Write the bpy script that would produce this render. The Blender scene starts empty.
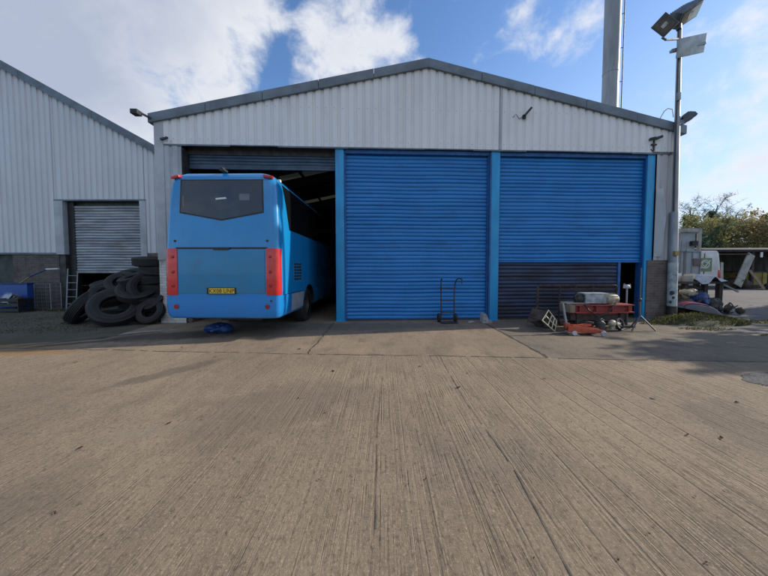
import bpy, bmesh, math, random
from mathutils import Vector, Matrix, Euler, Quaternion
R = math.radians
rng = random.Random(7)
scn = bpy.context.scene
COL = scn.collection

# ------------------------------------------------------------------ materials
def nodes(name):
    m = bpy.data.materials.new(name); m.use_nodes = True
    nt = m.node_tree; b = nt.nodes['Principled BSDF']
    return m, nt, b
class NT:
    """small wrapper for building node chains"""
    def __init__(s, nt): s.nt = nt
    def n(s, t, **kw):
        x = s.nt.nodes.new(t)
        for k, v in kw.items(): setattr(x, k, v)
        return x
    def lk(s, a, b): s.nt.links.new(a, b)
    def put(s, sock, v):
        if v is None: return
        if hasattr(v, 'is_linked') or isinstance(v, bpy.types.NodeSocket): s.lk(v, sock)
        else: sock.default_value = v
    def m(s, op, a, b=None, c=None, clamp=False):
        x = s.n('ShaderNodeMath', operation=op); x.use_clamp = clamp
        s.put(x.inputs[0], a); s.put(x.inputs[1], b); s.put(x.inputs[2], c)
        return x.outputs[0]
    def vm(s, op, a, b=None):
        x = s.n('ShaderNodeVectorMath', operation=op)
        s.put(x.inputs[0], a); s.put(x.inputs[1], b)
        return x.outputs['Value'] if op in ('DOT_PRODUCT', 'LENGTH') else x.outputs[0]
    def mix(s, f, a, b):
        x = s.n('ShaderNodeMix', data_type='RGBA')
        s.put(x.inputs[0], f)
        for i, v in ((6, a), (7, b)):
            if isinstance(v, (tuple, list)): x.inputs[i].default_value = (*v[:3], 1)
            else: s.lk(v, x.inputs[i])
        return x.outputs[2]
    def noise(s, vec, scale, detail=4, rough=.55, dist=0):
        x = s.n('ShaderNodeTexNoise'); s.put(x.inputs['Vector'], vec)
        x.inputs['Scale'].default_value = scale; x.inputs['Detail'].default_value = detail
        x.inputs['Roughness'].default_value = rough; x.inputs['Distortion'].default_value = dist
        return x.outputs[0]
    def step(s, v, a, b):
        x = s.n('ShaderNodeMapRange', interpolation_type='SMOOTHSTEP')
        s.put(x.inputs[0], v); x.inputs[1].default_value = a; x.inputs[2].default_value = b
        return x.outputs[0]
    def coord(s, which='Object'): return s.n('ShaderNodeTexCoord').outputs[which]
    def scale(s, v, k):
        x = s.n('ShaderNodeVectorMath', operation='MULTIPLY'); s.put(x.inputs[0], v); x.inputs[1].default_value = k
        return x.outputs[0]
    def sep(s, v):
        x = s.n('ShaderNodeSeparateXYZ'); s.lk(v, x.inputs[0]); return x.outputs
    def comb(s, x, y, z):
        c = s.n('ShaderNodeCombineXYZ')
        for i, v in enumerate((x, y, z)): s.put(c.inputs[i], v)
        return c.outputs[0]
    def bump(s, h, strength=.3, dist=.01, prev=None):
        x = s.n('ShaderNodeBump'); s.lk(h, x.inputs['Height'])
        x.inputs['Strength'].default_value = strength; x.inputs['Distance'].default_value = dist
        if prev: s.lk(prev, x.inputs['Normal'])
        return x.outputs[0]

def mat(name, c1, c2=None, scale=3, rough=.6, metal=0, bump=0, bscale=60, stretch=(1, 1, 1), spec=.5,
        dirt=None, dscale=1.5, damt=.5, coat=0, lo=.35, hi=.65):
    """painted / metal / plastic surfaces: two tones of noise, optional blotchy dirt, fine bump"""
    m, nt, b = nodes(name); g = NT(nt); co = g.coord()
    c2 = c2 or tuple(x * .8 for x in c1)
    f = g.step(g.noise(g.scale(co, stretch), scale, 5), lo, hi)
    col = g.mix(f, c1, c2)
    r = g.m('MULTIPLY_ADD', f, .15, rough - .07)
    if dirt:
        d = g.m('MULTIPLY', g.step(g.noise(g.scale(co, stretch), dscale, 8, .68), .48, .72), damt)
        col = g.mix(d, col, dirt); r = g.m('ADD', r, g.m('MULTIPLY', d, .3), clamp=True)
    g.lk(col, b.inputs['Base Color']); g.lk(r, b.inputs['Roughness'])
    b.inputs['Metallic'].default_value = metal; b.inputs['Specular IOR Level'].default_value = spec
    b.inputs['Coat Weight'].default_value = coat
    if bump:
        g.lk(g.bump(g.noise(co, bscale, 4), bump, .01), b.inputs['Normal'])
    return m

def brick_mat(name, c1, c2, mortar, tint=None):
    m, nt, b = nodes(name); g = NT(nt); s = g.sep(g.coord())
    v = g.comb(g.m('ADD', s[0], s[1]), s[2], 0)
    br = g.n('ShaderNodeTexBrick'); g.lk(v, br.inputs['Vector'])
    for k, x in (('Scale', 1), ('Brick Width', .225), ('Row Height', .075), ('Mortar Size', .006), ('Mortar Smooth', .3), ('Bias', 0)):
        br.inputs[k].default_value = x
    br.inputs['Color1'].default_value = (*c1, 1); br.inputs['Color2'].default_value = (*c2, 1); br.inputs['Mortar'].default_value = (*mortar, 1)
    n = g.noise(g.coord(), 2.2, 6, .65)
    col = g.mix(g.m('MULTIPLY', g.step(n, .45, .7), .7), br.outputs['Color'], tint or tuple(x * .4 for x in c1))
    g.lk(col, b.inputs['Base Color']); b.inputs['Roughness'].default_value = .9
    bb = g.bump(br.outputs['Fac'], -.6, .008)
    g.lk(g.bump(g.noise(g.coord(), 50, 4), .3, .01, bb), b.inputs['Normal'])
    return m

def ground_mat(name, c1, c2, groove=0, stain=(.05, .045, .04), stainamt=.5, agg=1., moss=None, blobs=(), fine=(.5, .5), rough=.85):
    """weathered concrete / asphalt: broad patches, aggregate speckle, tined grooves along Y, stains and patches with their own outlines"""
    m, nt, b = nodes(name); g = NT(nt); co = g.coord(); s = g.sep(co)
    wob = g.noise(co, 1.7, 4)
    big = g.step(g.noise(co, .55, 6, .6), .35, .65)
    col = g.mix(big, c1, c2)
    mid = g.noise(g.scale(co, (1, .45, 1)), 3.0, 8, .72)
    col = g.mix(g.m('MULTIPLY', g.step(mid, .47, .72), stainamt), col, stain)
    light = tuple(min(1, x * 1.9) for x in c1)
    sp = g.noise(co, 58, 5, .9); sp2 = g.noise(g.scale(co, (1, .6, 1)), 34, 6, .8)
    sp3 = g.noise(g.scale(co, (1, .35, 1)), 9, 6, .75)
    col = g.mix(g.m('MULTIPLY', g.step(sp3, .40, .62), .25 * agg), col, tuple(x * .6 for x in c2))
    col = g.mix(g.m('MULTIPLY', g.step(sp, .52, .66), .7 * agg), col, light)
    col = g.mix(g.m('MULTIPLY', g.step(sp2, .50, .66), .75 * agg), col, tuple(x * .38 for x in c2))
    h = g.m('ADD', g.m('MULTIPLY', sp, .5), g.m('MULTIPLY', sp2, 1.))
    if groove:
        jit = g.m('MULTIPLY_ADD', wob, .018, s[0])
        gv = g.comb(g.m('MULTIPLY', jit, 4.2), g.m('MULTIPLY', s[1], .018), 0)
        n1 = g.noise(gv, 1.6, 3, .6)
        line = g.m('SUBTRACT', 1., g.step(g.m('ABSOLUTE', g.m('SUBTRACT', n1, .5)), .0, .024))
        gv2 = g.comb(g.m('MULTIPLY', jit, 24), g.m('MULTIPLY', s[1], .35), 0)
        n2 = g.step(g.noise(gv2, 1.5, 3, .6), .46, .62)
        brk = g.step(g.noise(g.scale(co, (2.5, .9, 1)), 2.4, 7, .7), .40, .58)
        msk = g.m('MULTIPLY', g.step(g.noise(co, .45, 3), .34, .55), g.m('MULTIPLY_ADD', g.step(s[0], -3.0, 2.2), .6, .4))
        msk = g.m('MULTIPLY_ADD', msk, .85, .1)
        L = g.m('MULTIPLY', g.m('MULTIPLY', line, brk), msk)
        L2 = g.m('MULTIPLY', g.m('MULTIPLY', n2, brk), g.m('MULTIPLY_ADD', msk, .26, .08))
        per = g.m('ADD', g.m('MULTIPLY', jit, 1 / .225), g.m('MULTIPLY', g.noise(g.comb(g.m('MULTIPLY', s[0], .7), g.m('MULTIPLY', s[1], .03), 0), 1.5, 2), 2.2))
        fr = g.m('ABSOLUTE', g.m('SUBTRACT', g.m('FRACT', per), .5))
        L3 = g.m('SUBTRACT', 1., g.step(fr, .015, .06))
        b3 = g.step(g.noise(g.scale(co, (3, .35, 1)), 1.3, 5, .65), .40, .56)
        L3 = g.m('MULTIPLY', g.m('MULTIPLY', L3, b3), g.m('MULTIPLY_ADD', g.step(s[0], -.6, 2.2), .48, .08))
        Lt = g.m('MAXIMUM', g.m('MULTIPLY', L, .6), g.m('MAXIMUM', L2, L3))
        col = g.mix(g.m('MULTIPLY', Lt, groove), col, tuple(x * .3 for x in c2))
        h = g.m('SUBTRACT', h, g.m('MULTIPLY', Lt, 1.6))
    for (cx, cy, rx, ry, rot, c, amt) in blobs:
        dx = g.m('SUBTRACT', s[0], cx); dy = g.m('SUBTRACT', s[1], cy)
        ca, sa = math.cos(rot), math.sin(rot)
        u = g.m('ADD', g.m('MULTIPLY', dx, ca / rx), g.m('MULTIPLY', dy, sa / rx))
        v = g.m('ADD', g.m('MULTIPLY', dx, -sa / ry), g.m('MULTIPLY', dy, ca / ry))
        d = g.m('SQRT', g.m('ADD', g.m('MULTIPLY', u, u), g.m('MULTIPLY', v, v)))
        d = g.m('ADD', d, g.m('MULTIPLY', g.m('SUBTRACT', g.noise(co, 3.2, 6, .65), .5), 1.5))
        k = g.m('SUBTRACT', 1., g.step(d, .55, 1.05))
        col = g.mix(g.m('MULTIPLY', k, amt), col, c)
    if moss:
        mk = g.m('MULTIPLY', g.step(g.noise(co, 1.1, 7, .65), .46, .62), .8)
        col = g.mix(mk, col, moss)
    g.lk(col, b.inputs['Base Color'])
    g.lk(g.m('MULTIPLY_ADD', mid, .25, rough - .12, clamp=True), b.inputs['Roughness'])
    b.inputs['Specular IOR Level'].default_value = .3
    g.lk(g.bump(h, .9, .012), b.inputs['Normal'])
    return m

def leaf_mat(name, cols, scale=.5):
    m, nt, b = nodes(name); g = NT(nt)
    n = g.noise(g.coord(), scale, 5, .7)
    cr = g.n('ShaderNodeValToRGB'); g.lk(n, cr.inputs[0])
    el = cr.color_ramp.elements
    while len(el) < len(cols): el.new(.5)
    for i, c in enumerate(cols):
        el[i].position = .3 + .4 * i / (len(cols) - 1); el[i].color = (*c, 1)
    g.lk(cr.outputs[0], b.inputs['Base Color']); b.inputs['Roughness'].default_value = .75
    b.inputs['Specular IOR Level'].default_value = .2
    tr = g.n('ShaderNodeBsdfTranslucent'); g.lk(cr.outputs[0], tr.inputs[0])
    mx = g.n('ShaderNodeMixShader'); mx.inputs[0].default_value = .45
    g.lk(b.outputs[0], mx.inputs[1]); g.lk(tr.outputs[0], mx.inputs[2]); g.lk(mx.outputs[0], nt.nodes['Material Output'].inputs[0])
    return m

M = {}
def setup_mats():
    M['clad'] = mat('cladding_pale', (.73, .725, .715), (.69, .688, .682), 1.2, .42, 0, .05, 9, (1, 1, .3), dirt=(.46, .45, .42), dscale=1.3, damt=.3)
    M['clad_warm'] = mat('cladding_right', (.50, .505, .51), (.44, .44, .45), 1.6, .45, 0, .05, 9, (1, 1, .12), dirt=(.25, .23, .2), dscale=1.6, damt=.6)
    M['clad_left'] = mat('cladding_grey', (.585, .605, .63), (.55, .57, .595), 1.2, .45, 0, .05, 9, (1, 1, .3), dirt=(.28, .3, .32), dscale=.9, damt=.2)
    M['flash'] = mat('flashing_grey', (.15, .185, .215), (.11, .135, .16), 2, .45, .1, .04, 20, dirt=(.08, .09, .09), damt=.5)
    M['flash_lt'] = mat('flashing_light', (.42, .45, .48), (.35, .375, .4), 2, .45, 0, .04, 20, dirt=(.2, .2, .2), damt=.4)
    M['roof'] = mat('roof_sheet', (.2, .21, .22), (.15, .155, .16), 1, .6, 0, .1, 9, dirt=(.1, .1, .07), damt=.6)
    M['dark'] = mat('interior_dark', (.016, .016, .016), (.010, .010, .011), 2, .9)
    M['steel_dark'] = mat('steel_dark', (.06, .058, .056), (.035, .033, .03), 5, .6, .3, .1)
    M['skylight'] = sky_panel()
    M['shutter'] = mat('shutter_blue', (.011, .19, .51), (.010, .165, .45), 1.6, .46, 0, .06, 25, (.6, 1, 1.6), dirt=(.03, .10, .23), dscale=2.4, damt=.4)
    M['shutter_low'] = mat('shutter_grimy', (.028, .045, .10), (.017, .022, .042), 1.8, .55, 0, .1, 25, (.5, 1, 2.2), dirt=(.025, .02, .017), dscale=1.3, damt=.95)
    M['shutter_roll'] = mat('shutter_slate', (.045, .085, .13), (.03, .06, .095), 3, .5, 0, .05, 25)
    M['shutter_grey'] = mat('shutter_galvanised', (.36, .38, .40), (.25, .265, .285), 2.5, .42, .35, .05, 25, (.5, 1, 2), dirt=(.16, .15, .14), dscale=2, damt=.5)
    M['blue_steel'] = mat('steel_blue', (.010, .30, .60), (.012, .25, .52), 4, .42, 0, .05, 30, (1, 1, .3), dirt=(.10, .11, .13), dscale=1.6, damt=.55)
    M['lintel'] = mat('lintel_blue', (.012, .10, .30), (.01, .075, .23), 4, .5, 0, .05, 30)
    M['brick'] = brick_mat('brick_grey', (.125, .105, .092), (.08, .07, .062), (.17, .16, .15))
    M['brick_red'] = brick_mat('brick_weathered', (.105, .075, .062), (.15, .125, .112), (.17, .16, .15), (.075, .035, .025))
    M['brick_white'] = brick_mat('brick_whitewash', (.62, .62, .6), (.5, .5, .49), (.32, .31, .3), (.25, .2, .17))
    M['bus'] = mat('coach_blue', (.008, .225, .54), (.008, .21, .505), 1.1, .26, 0, .015, 6, coat=.5, dirt=(.03, .14, .34), dscale=1.4, damt=.4)
    M['bus_panel'] = mat('coach_panel_blue', (.012, .20, .41), (.018, .19, .37), 1.6, .38, 0, .02, 6, coat=.2, dirt=(.07, .14, .22), dscale=2.6, damt=.7)
    M['bus_bumper'] = mat('coach_bumper_blue', (.008, .205, .58), (.008, .19, .53), 1.6, .3, 0, .015, 6, coat=.4, dirt=(.03, .12, .33), dscale=2, damt=.4)
    M['bus_skirt'] = mat('coach_skirt_grey', (.30, .32, .34), (.24, .25, .27), 3, .5, 0, .03, 30, dirt=(.12, .11, .1), damt=.6)
    M['black'] = mat('black_plastic', (.018, .018, .019), (.012, .012, .012), 6, .5, 0, .05)
    M['rubber'] = mat('rubber', (.012, .012, .0125), (.018, .0175, .017), 5, .7, 0, .15, 40, dirt=(.05, .047, .04), dscale=3, damt=.4)
    M['glass'] = mat('dark_glass', (.034, .036, .042), (.022, .024, .029), 2.0, .14, 0, 0, 10, spec=.65, dirt=(.075, .077, .082), dscale=1.2, damt=.5)
    M['glass_side'] = mat('side_glass', (.008, .009, .011), (.006, .007, .008), 2, .08, 0, 0, 10, spec=.5)
    M['red_lens'] = mat('red_lens', (.62, .022, .02), (.5, .016, .016), 8, .22, 0, 0, coat=.4)
    M['red_dark'] = mat('red_dark_lens', (.36, .015, .014), (.28, .012, .012), 8, .25)
    M['white_lens'] = mat('white_lens', (.7, .7, .7), (.6, .6, .6), 8, .25)
    M['yellow_plate'] = mat('plate_yellow', (.72, .50, .035), (.62, .43, .03), 20, .4)
    M['galv'] = mat('galvanised', (.30, .32, .335), (.22, .235, .25), 5, .5, .4, .06, 40, (1, 1, .25), dirt=(.17, .16, .15), damt=.4)
    M['chim'] = mat('chimney_steel', (.31, .33, .345), (.25, .265, .28), 1.6, .5, .15, .03, 12, (1, 1, .2), dirt=(.17, .165, .16), dscale=.8, damt=.5)
    M['lamp_body'] = mat('lamp_grey', (.09, .10, .115), (.065, .075, .085), 6, .5, .2)
    M['lamp_glass'] = mat('lamp_glass', (.10, .10, .095), (.06, .065, .07), 10, .12, 0, spec=.8)
    M['lamp_plate'] = mat('lamp_backplate', (.38, .42, .45), (.3, .33, .36), 6, .35, .3)  # paler grey metal for the lensless back plate
    M['rust_red'] = mat('red_oxide_steel', (.36, .05, .04), (.25, .036, .03), 5, .6, 0, .15, 40, dirt=(.09, .05, .035), dscale=4, damt=.7)
    M['orange'] = mat('orange_red_paint', (.46, .085, .035), (.36, .06, .028), 6, .45, 0, .08, 40, dirt=(.1, .05, .03), dscale=6, damt=.5)
    M['rust'] = mat('rusty_steel', (.085, .055, .042), (.045, .034, .03), 7, .8, .1, .2, 50)
    M['alu'] = mat('cast_aluminium', (.5, .52, .54), (.33, .35, .37), 8, .5, .25, .15, 60, dirt=(.12, .11, .1), dscale=7, damt=.5)
    M['beige'] = mat('beige_enamel', (.42, .37, .27), (.28, .25, .19), 9, .6, 0, .15, 60, dirt=(.09, .07, .05), dscale=6, damt=.7)
    M['cream'] = mat('cream_paint', (.62, .56, .38), (.5, .45, .3), 9, .5, 0, .1, 60, dirt=(.2, .15, .1), dscale=8, damt=.5)
    M['timber'] = mat('weathered_timber', (.26, .19, .12), (.17, .125, .085), 5, .85, 0, .3, 60, (1, 1, .2))
    M['felt'] = mat('roof_felt', (.035, .034, .035), (.022, .022, .023), 3, .9, 0, .2)
    M['timber_dark'] = mat('dark_timber', (.06, .05, .042), (.035, .03, .026), 4, .9, 0, .3, 60, (1, 1, .2))
    M['board'] = mat('pale_board', (.33, .32, .29), (.24, .23, .21), 3, .7, 0, .1)
    M['blue_plastic'] = mat('blue_plastic', (.010, .05, .20), (.008, .038, .15), 5, .55, 0, .08, 20)
    M['blue_print'] = print_mat()
    M['white'] = mat('white_paint', (.66, .67, .68), (.56, .57, .58), 2, .4, 0, .02, 20, dirt=(.35, .33, .3), dscale=1.6, damt=.5)
    M['lorry'] = mat('lorry_body_grey', (.36, .40, .45), (.3, .335, .38), 2, .5, 0, .03, 20, dirt=(.22, .21, .2), dscale=1.5, damt=.6)
    M['yellow'] = mat('yellow_paint', (.38, .28, .06), (.28, .21, .06), 3, .55, 0, .05, 20, dirt=(.12, .09, .04), damt=.6)
    M['green'] = mat('logo_green', (.16, .25, .13), (.13, .21, .11), 3, .5)
    M['tarp'] = mat('grey_tarpaulin', (.34, .37, .41), (.24, .265, .3), 5, .5, 0, .3, 14)
    M['concrete_block'] = mat('pale_concrete', (.33, .32, .3), (.22, .21, .2), 9, .9, 0, .4, 60)
    M['bark'] = mat('bark', (.07, .055, .042), (.045, .036, .028), 6, .95, 0, .4, 20, (1, 1, .3))
    M['twig'] = mat('twig', (.10, .085, .075), (.075, .065, .058), 4, .95)
    M['leaf_autumn'] = leaf_mat('autumn_leaves', [(.17, .175, .08), (.25, .22, .10), (.33, .25, .115), (.34, .23, .12)], .55)
    M['leaf_olive'] = leaf_mat('olive_leaves', [(.16, .18, .08), (.24, .23, .10), (.32, .26, .11)], .6)
    M['leaf_dark'] = leaf_mat('dark_needles', [(.045, .08, .06), (.065, .11, .075), (.085, .13, .09)], .8)
    M['grass'] = leaf_mat('grass_blades', [(.05, .065, .022), (.085, .09, .035), (.14, .12, .06)], 2.5)
    M['litter'] = leaf_mat('leaf_litter', [(.03, .02, .012), (.06, .035, .02), (.10, .07, .04)], 9)
    gy = dict(groove=.9)
    M['yard'] = ground_mat('yard_concrete', (.285, .222, .155), (.22, .172, .122), .6, (.125, .10, .077), .55, 1,
        blobs=[(-3.15, 4.15, .95, .2, .95, (.085, .068, .054), .55), (-6.9, 5.16, 1.6, .25, .03, (.26, .14, .045), .6), (-1.2, 3.1, 1.2, .7, .5, (.115, .09, .068), .4), (3.4, 2.6, 1.1, .35, 1.2, (.105, .085, .066), .4), (-2.6, 1.5, .9, .5, 1, (.11, .088, .066), .35), (.95, 2.3, .8, .45, .4, (.10, .09, .08), .12), (-2.2, 2.6, .5, .12, .4, (.24, .2, .15), .5)])
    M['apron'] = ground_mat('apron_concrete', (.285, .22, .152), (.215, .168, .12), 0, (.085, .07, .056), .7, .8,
        blobs=[(-4.9, 6.5, 1.6, .55, .25, (.055, .05, .046), .8), (-.9, 7.6, 3.2, .55, .04, (.13, .115, .10), .7), (-5.9, 6.9, 1.0, .14, .5, (.34, .34, .35), .75), (-7.3, 5.5, 1.6, .25, .02, (.26, .14, .045), .6), (1.2, 5.9, 1.5, .3, 1.3, (.12, .095, .07), .3), (-6.2, 5.9, 1.2, .12, .5, (.06, .05, .045), .8)])  # includes dark patches left of the coach and along the doors
    M['apron_shaded'] = ground_mat('apron_shaded_concrete', (.205, .165, .122), (.155, .13, .102), 0, (.07, .062, .053), .75, .8,  # right slab toned darker: tree shade is mixed into this concrete colour
        blobs=[(4.9, 6.9, 1.7, .5, .05, (.05, .046, .042), .75)], moss=None)  # dark patch on the ground around the bench
    M['moss'] = ground_mat('mossy_ground', (.125, .11, .085), (.09, .083, .066), 0, (.055, .05, .042), .6, .8, moss=(.07, .075, .035))
    M['road'] = ground_mat('asphalt_road', (.125, .12, .122), (.095, .092, .094), 0, (.06, .058, .058), .7, .7,
        blobs=[(11.6, 6.9, 1.1, .16, .1, (.33, .33, .33), .7), (10.4, 7.6, 1.2, .2, .2, (.06, .07, .035), .7)])
    M['ground'] = ground_mat('far_ground', (.12, .12, .105), (.09, .09, .075), 0, (.06, .06, .05), .5, .6, moss=(.06, .075, .03))
    M['gravel'] = ground_mat('gravel', (.11, .115, .12), (.07, .073, .075), 0, (.03, .03, .03), .8, 1.6)
    M['earth'] = ground_mat('mound_earth', (.07, .068, .042), (.05, .05, .032), 0, (.035, .03, .025), .5, .6, moss=(.06, .075, .022))
    M['crack_soft'] = mat('crack_soft', (.085, .07, .055), (.12, .10, .08), 9, .95, 0, .5, 60)
    M['crack'] = mat('joint_dirt', (.035, .032, .026), (.055, .05, .035), 6, .95, 0, .5, 60)

def sky_panel():
    m, nt, b = nodes('rooflight_grp'); g = NT(nt)
    b.inputs['Base Color'].default_value = (.3, .28, .2, 1); b.inputs['Roughness'].default_value = .8
    tr = g.n('ShaderNodeBsdfTranslucent'); tr.inputs[0].default_value = (.045, .042, .03, 1)
    mx = g.n('ShaderNodeMixShader'); mx.inputs[0].default_value = .6
    g.lk(b.outputs[0], mx.inputs[1]); g.lk(tr.outputs[0], mx.inputs[2])
    g.lk(mx.outputs[0], nt.nodes['Material Output'].inputs[0])
    return m
def print_mat():
    m, nt, b = nodes('blue_printed_panel'); g = NT(nt); co = g.coord()
    d = g.vm('LENGTH', g.vm('SUBTRACT', g.scale(co, (1.6, 0, 2.2)), (.02, 0, 1.0)))
    d = g.m('ADD', d, g.m('MULTIPLY', g.m('SUBTRACT', g.noise(co, 3.5, 5), .5), .9))
    col = g.mix(g.step(d, .25, .62), (.45, .55, .65), (.015, .07, .28))
    g.lk(col, b.inputs['Base Color']); b.inputs['Roughness'].default_value = .4
    return m

# ------------------------------------------------------------------ mesh helpers
class MB:
    def __init__(s): s.v = []; s.f = []; s.mi = []
    def add(s, vs, fs, mi=0):
        o = len(s.v); s.v += [tuple(x) for x in vs]
        for f in fs: s.f.append(tuple(i + o for i in f)); s.mi.append(mi)
        return s
    def box(s, x0, x1, y0, y1, z0, z1, mi=0, T=None):
        vs = [Vector(p) for p in ((x0, y0, z0), (x1, y0, z0), (x1, y1, z0), (x0, y1, z0), (x0, y0, z1), (x1, y0, z1), (x1, y1, z1), (x0, y1, z1))]
        if T: vs = [T @ p for p in vs]
        return s.add(vs, [(0, 3, 2, 1), (4, 5, 6, 7), (0, 1, 5, 4), (1, 2, 6, 5), (2, 3, 7, 6), (3, 0, 4, 7)], mi)
    def bar(s, p0, p1, w, h, mi=0, up=(0, 0, 1)):
        p0, p1 = Vector(p0), Vector(p1); d = (p1 - p0).normalized(); u = Vector(up)
        if abs(d.dot(u)) > .95: u = Vector((0, 1, 0))
        a = d.cross(u).normalized() * w / 2; b = a.cross(d).normalized() * h / 2
        vs = [p + sa * a + sb * b for p in (p0, p1) for sa, sb in ((-1, -1), (1, -1), (1, 1), (-1, 1))]
        return s.add(vs, [(0, 1, 2, 3), (7, 6, 5, 4), (0, 4, 5, 1), (1, 5, 6, 2), (2, 6, 7, 3), (3, 7, 4, 0)], mi)
    def tube(s, pts, r, n=8, mi=0, caps=True):
        pts = [Vector(p) for p in pts]; rs = r if isinstance(r, (list, tuple)) else [r] * len(pts)
        vs = []; fs = []; prev = None
        for i, p in enumerate(pts):
            d = (pts[min(i + 1, len(pts) - 1)] - pts[max(i - 1, 0)]).normalized()
            if prev is None:
                a = d.orthogonal().normalized()
            else:
                a = (prev - d * prev.dot(d)).normalized()
            prev = a; b = d.cross(a)
            for k in range(n):
                t = 2 * math.pi * k / n
                vs.append(p + (a * math.cos(t) + b * math.sin(t)) * rs[i])
        for i in range(len(pts) - 1):
            for k in range(n):
                fs.append((i * n + k, i * n + (k + 1) % n, (i + 1) * n + (k + 1) % n, (i + 1) * n + k))
        if caps:
            fs.append(tuple(reversed(range(n)))); fs.append(tuple(range((len(pts) - 1) * n, len(pts) * n)))
        return s.add(vs, fs, mi)
    def lathe(s, prof, n=24, mi=0, T=None, closed=False):
        """prof: (radius, height) pairs revolved round local Z"""
        vs = []; fs = []; m = len(prof)
        for k in range(n):
            t = 2 * math.pi * k / n
            for r, z in prof: vs.append(Vector((r * math.cos(t), r * math.sin(t), z)))
        if T: vs = [T @ p for p in vs]
        for k in range(n):
            for j in range(m if closed else m - 1):
                a = k * m + j; b = k * m + (j + 1) % m; c = ((k + 1) % n) * m + (j + 1) % m; d = ((k + 1) % n) * m + j
                fs.append((a, d, c, b))
        return s.add(vs, fs, mi)
    def prism(s, poly, y0, y1, mi=0, f=None):
        """polygon in (x,z) extruded along y; f maps (x,y,z)"""
        n = len(poly); vs = [(x, y0, z) for x, z in poly] + [(x, y1, z) for x, z in poly]
        if f: vs = [f(*p) for p in vs]
        fs = [tuple(range(n)), tuple(reversed(range(n, 2 * n)))] + [((i + 1) % n, i, i + n, (i + 1) % n + n) for i in range(n)]
        return s.add(vs, fs, mi)
    def ball(s, c, r, n=10, m=6, mi=0, jit=0):
        c = Vector(c); r = r if isinstance(r, (tuple, list)) else (r, r, r)
        vs = []; fs = []
        for i in range(m + 1):
            ph = math.pi * i / m
            for k in range(n):
                t = 2 * math.pi * k / n; q = 1 + rng.uniform(-jit, jit)
                vs.append(c + Vector((r[0] * math.sin(ph) * math.cos(t) * q, r[1] * math.sin(ph) * math.sin(t) * q, r[2] * math.cos(ph) * q)))
        for i in range(m):
            for k in range(n): fs.append((i * n + k, (i + 1) * n + k, (i + 1) * n + (k + 1) % n, i * n + (k + 1) % n))
        return s.add(vs, fs, mi)
    def build(s, name, mats, parent=None, bevel=0, smooth=None, fix=True, loc=None, rot=None):
        me = bpy.data.meshes.new(name); me.from_pydata(s.v, [], s.f)
        ms = mats if isinstance(mats, (list, tuple)) else [mats]
        for m in ms: me.materials.append(m)
        for p, i in zip(me.polygons, s.mi): p.material_index = i
        if fix or bevel:
            bm = bmesh.new(); bm.from_mesh(me)
            bmesh.ops.remove_doubles(bm, verts=bm.verts, dist=1e-5) if fix == 'weld' else None
            bmesh.ops.recalc_face_normals(bm, faces=bm.faces)
            if bevel:
                es = [e for e in bm.edges if len(e.link_faces) == 2 and e.calc_face_angle(0) > R(35)]
                bmesh.ops.bevel(bm, geom=es, offset=bevel, segments=2, affect='EDGES', profile=.7, clamp_overlap=True)
            bm.to_mesh(me); bm.free()
        if smooth is not None or bevel:
            me.polygons.foreach_set('use_smooth', [True] * len(me.polygons))
            me.set_sharp_from_angle(angle=R(smooth or 40))
        o = bpy.data.objects.new(name, me); COL.objects.link(o)
        if parent: o.parent = parent
        if loc: o.location = loc
        if rot: o.rotation_euler = rot
        return o

def build_each(b, name, mats, parent=None, **k):
    """one object per connected piece"""
    par = list(range(len(b.v)))
    def find(i):
        while par[i] != i: par[i] = par[par[i]]; i = par[i]
        return i
    for f in b.f:
        for i in f[1:]: par[find(i)] = find(f[0])
    comp = {}
    for f, mi in zip(b.f, b.mi): comp.setdefault(find(f[0]), []).append((f, mi))
    out = []
    for fl in comp.values():
        ids = sorted({i for f, _ in fl for i in f}); mp = {i: n for n, i in enumerate(ids)}; q = MB()
        q.v = [b.v[i] for i in ids]; q.f = [tuple(mp[i] for i in f) for f, _ in fl]; q.mi = [m for _, m in fl]
        out.append(q.build(name, mats, parent, **k))
    return out
def tag(o, label=None, cat=None, group=None, kind=None):
    if label: o['label'] = label
    if cat: o['category'] = cat
    if group: o['group'] = group
    if kind: o['kind'] = kind
    return o
def thing(name, label, cat, loc=(0, 0, 0), rotz=0, group=None):
    o = bpy.data.objects.new(name, None); COL.objects.link(o); o.empty_display_size = .2
    o.location = loc; o.rotation_euler = (0, 0, rotz)
    return tag(o, label, cat, group)
def struct(name, b, m, **k):
    return tag(b.build(name, m, **k), kind='structure')
def kids(o): return [c for c in bpy.data.objects if c.parent == o]
def dup(root, loc, rot, label, group=None):
    r = root.copy(); COL.objects.link(r); r.location = loc; r.rotation_euler = rot
    r['label'] = label
    if group: r['group'] = group
    for ch in kids(root):
        c = ch.copy(); COL.objects.link(c); c.parent = r
        for gch in kids(ch):
            d = gch.copy(); COL.objects.link(d); d.parent = c
    return r
def sheet(pts, z): return MB().add([(x, y, z) for x, y in pts], [tuple(range(len(pts)))])

setup_mats()

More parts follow.
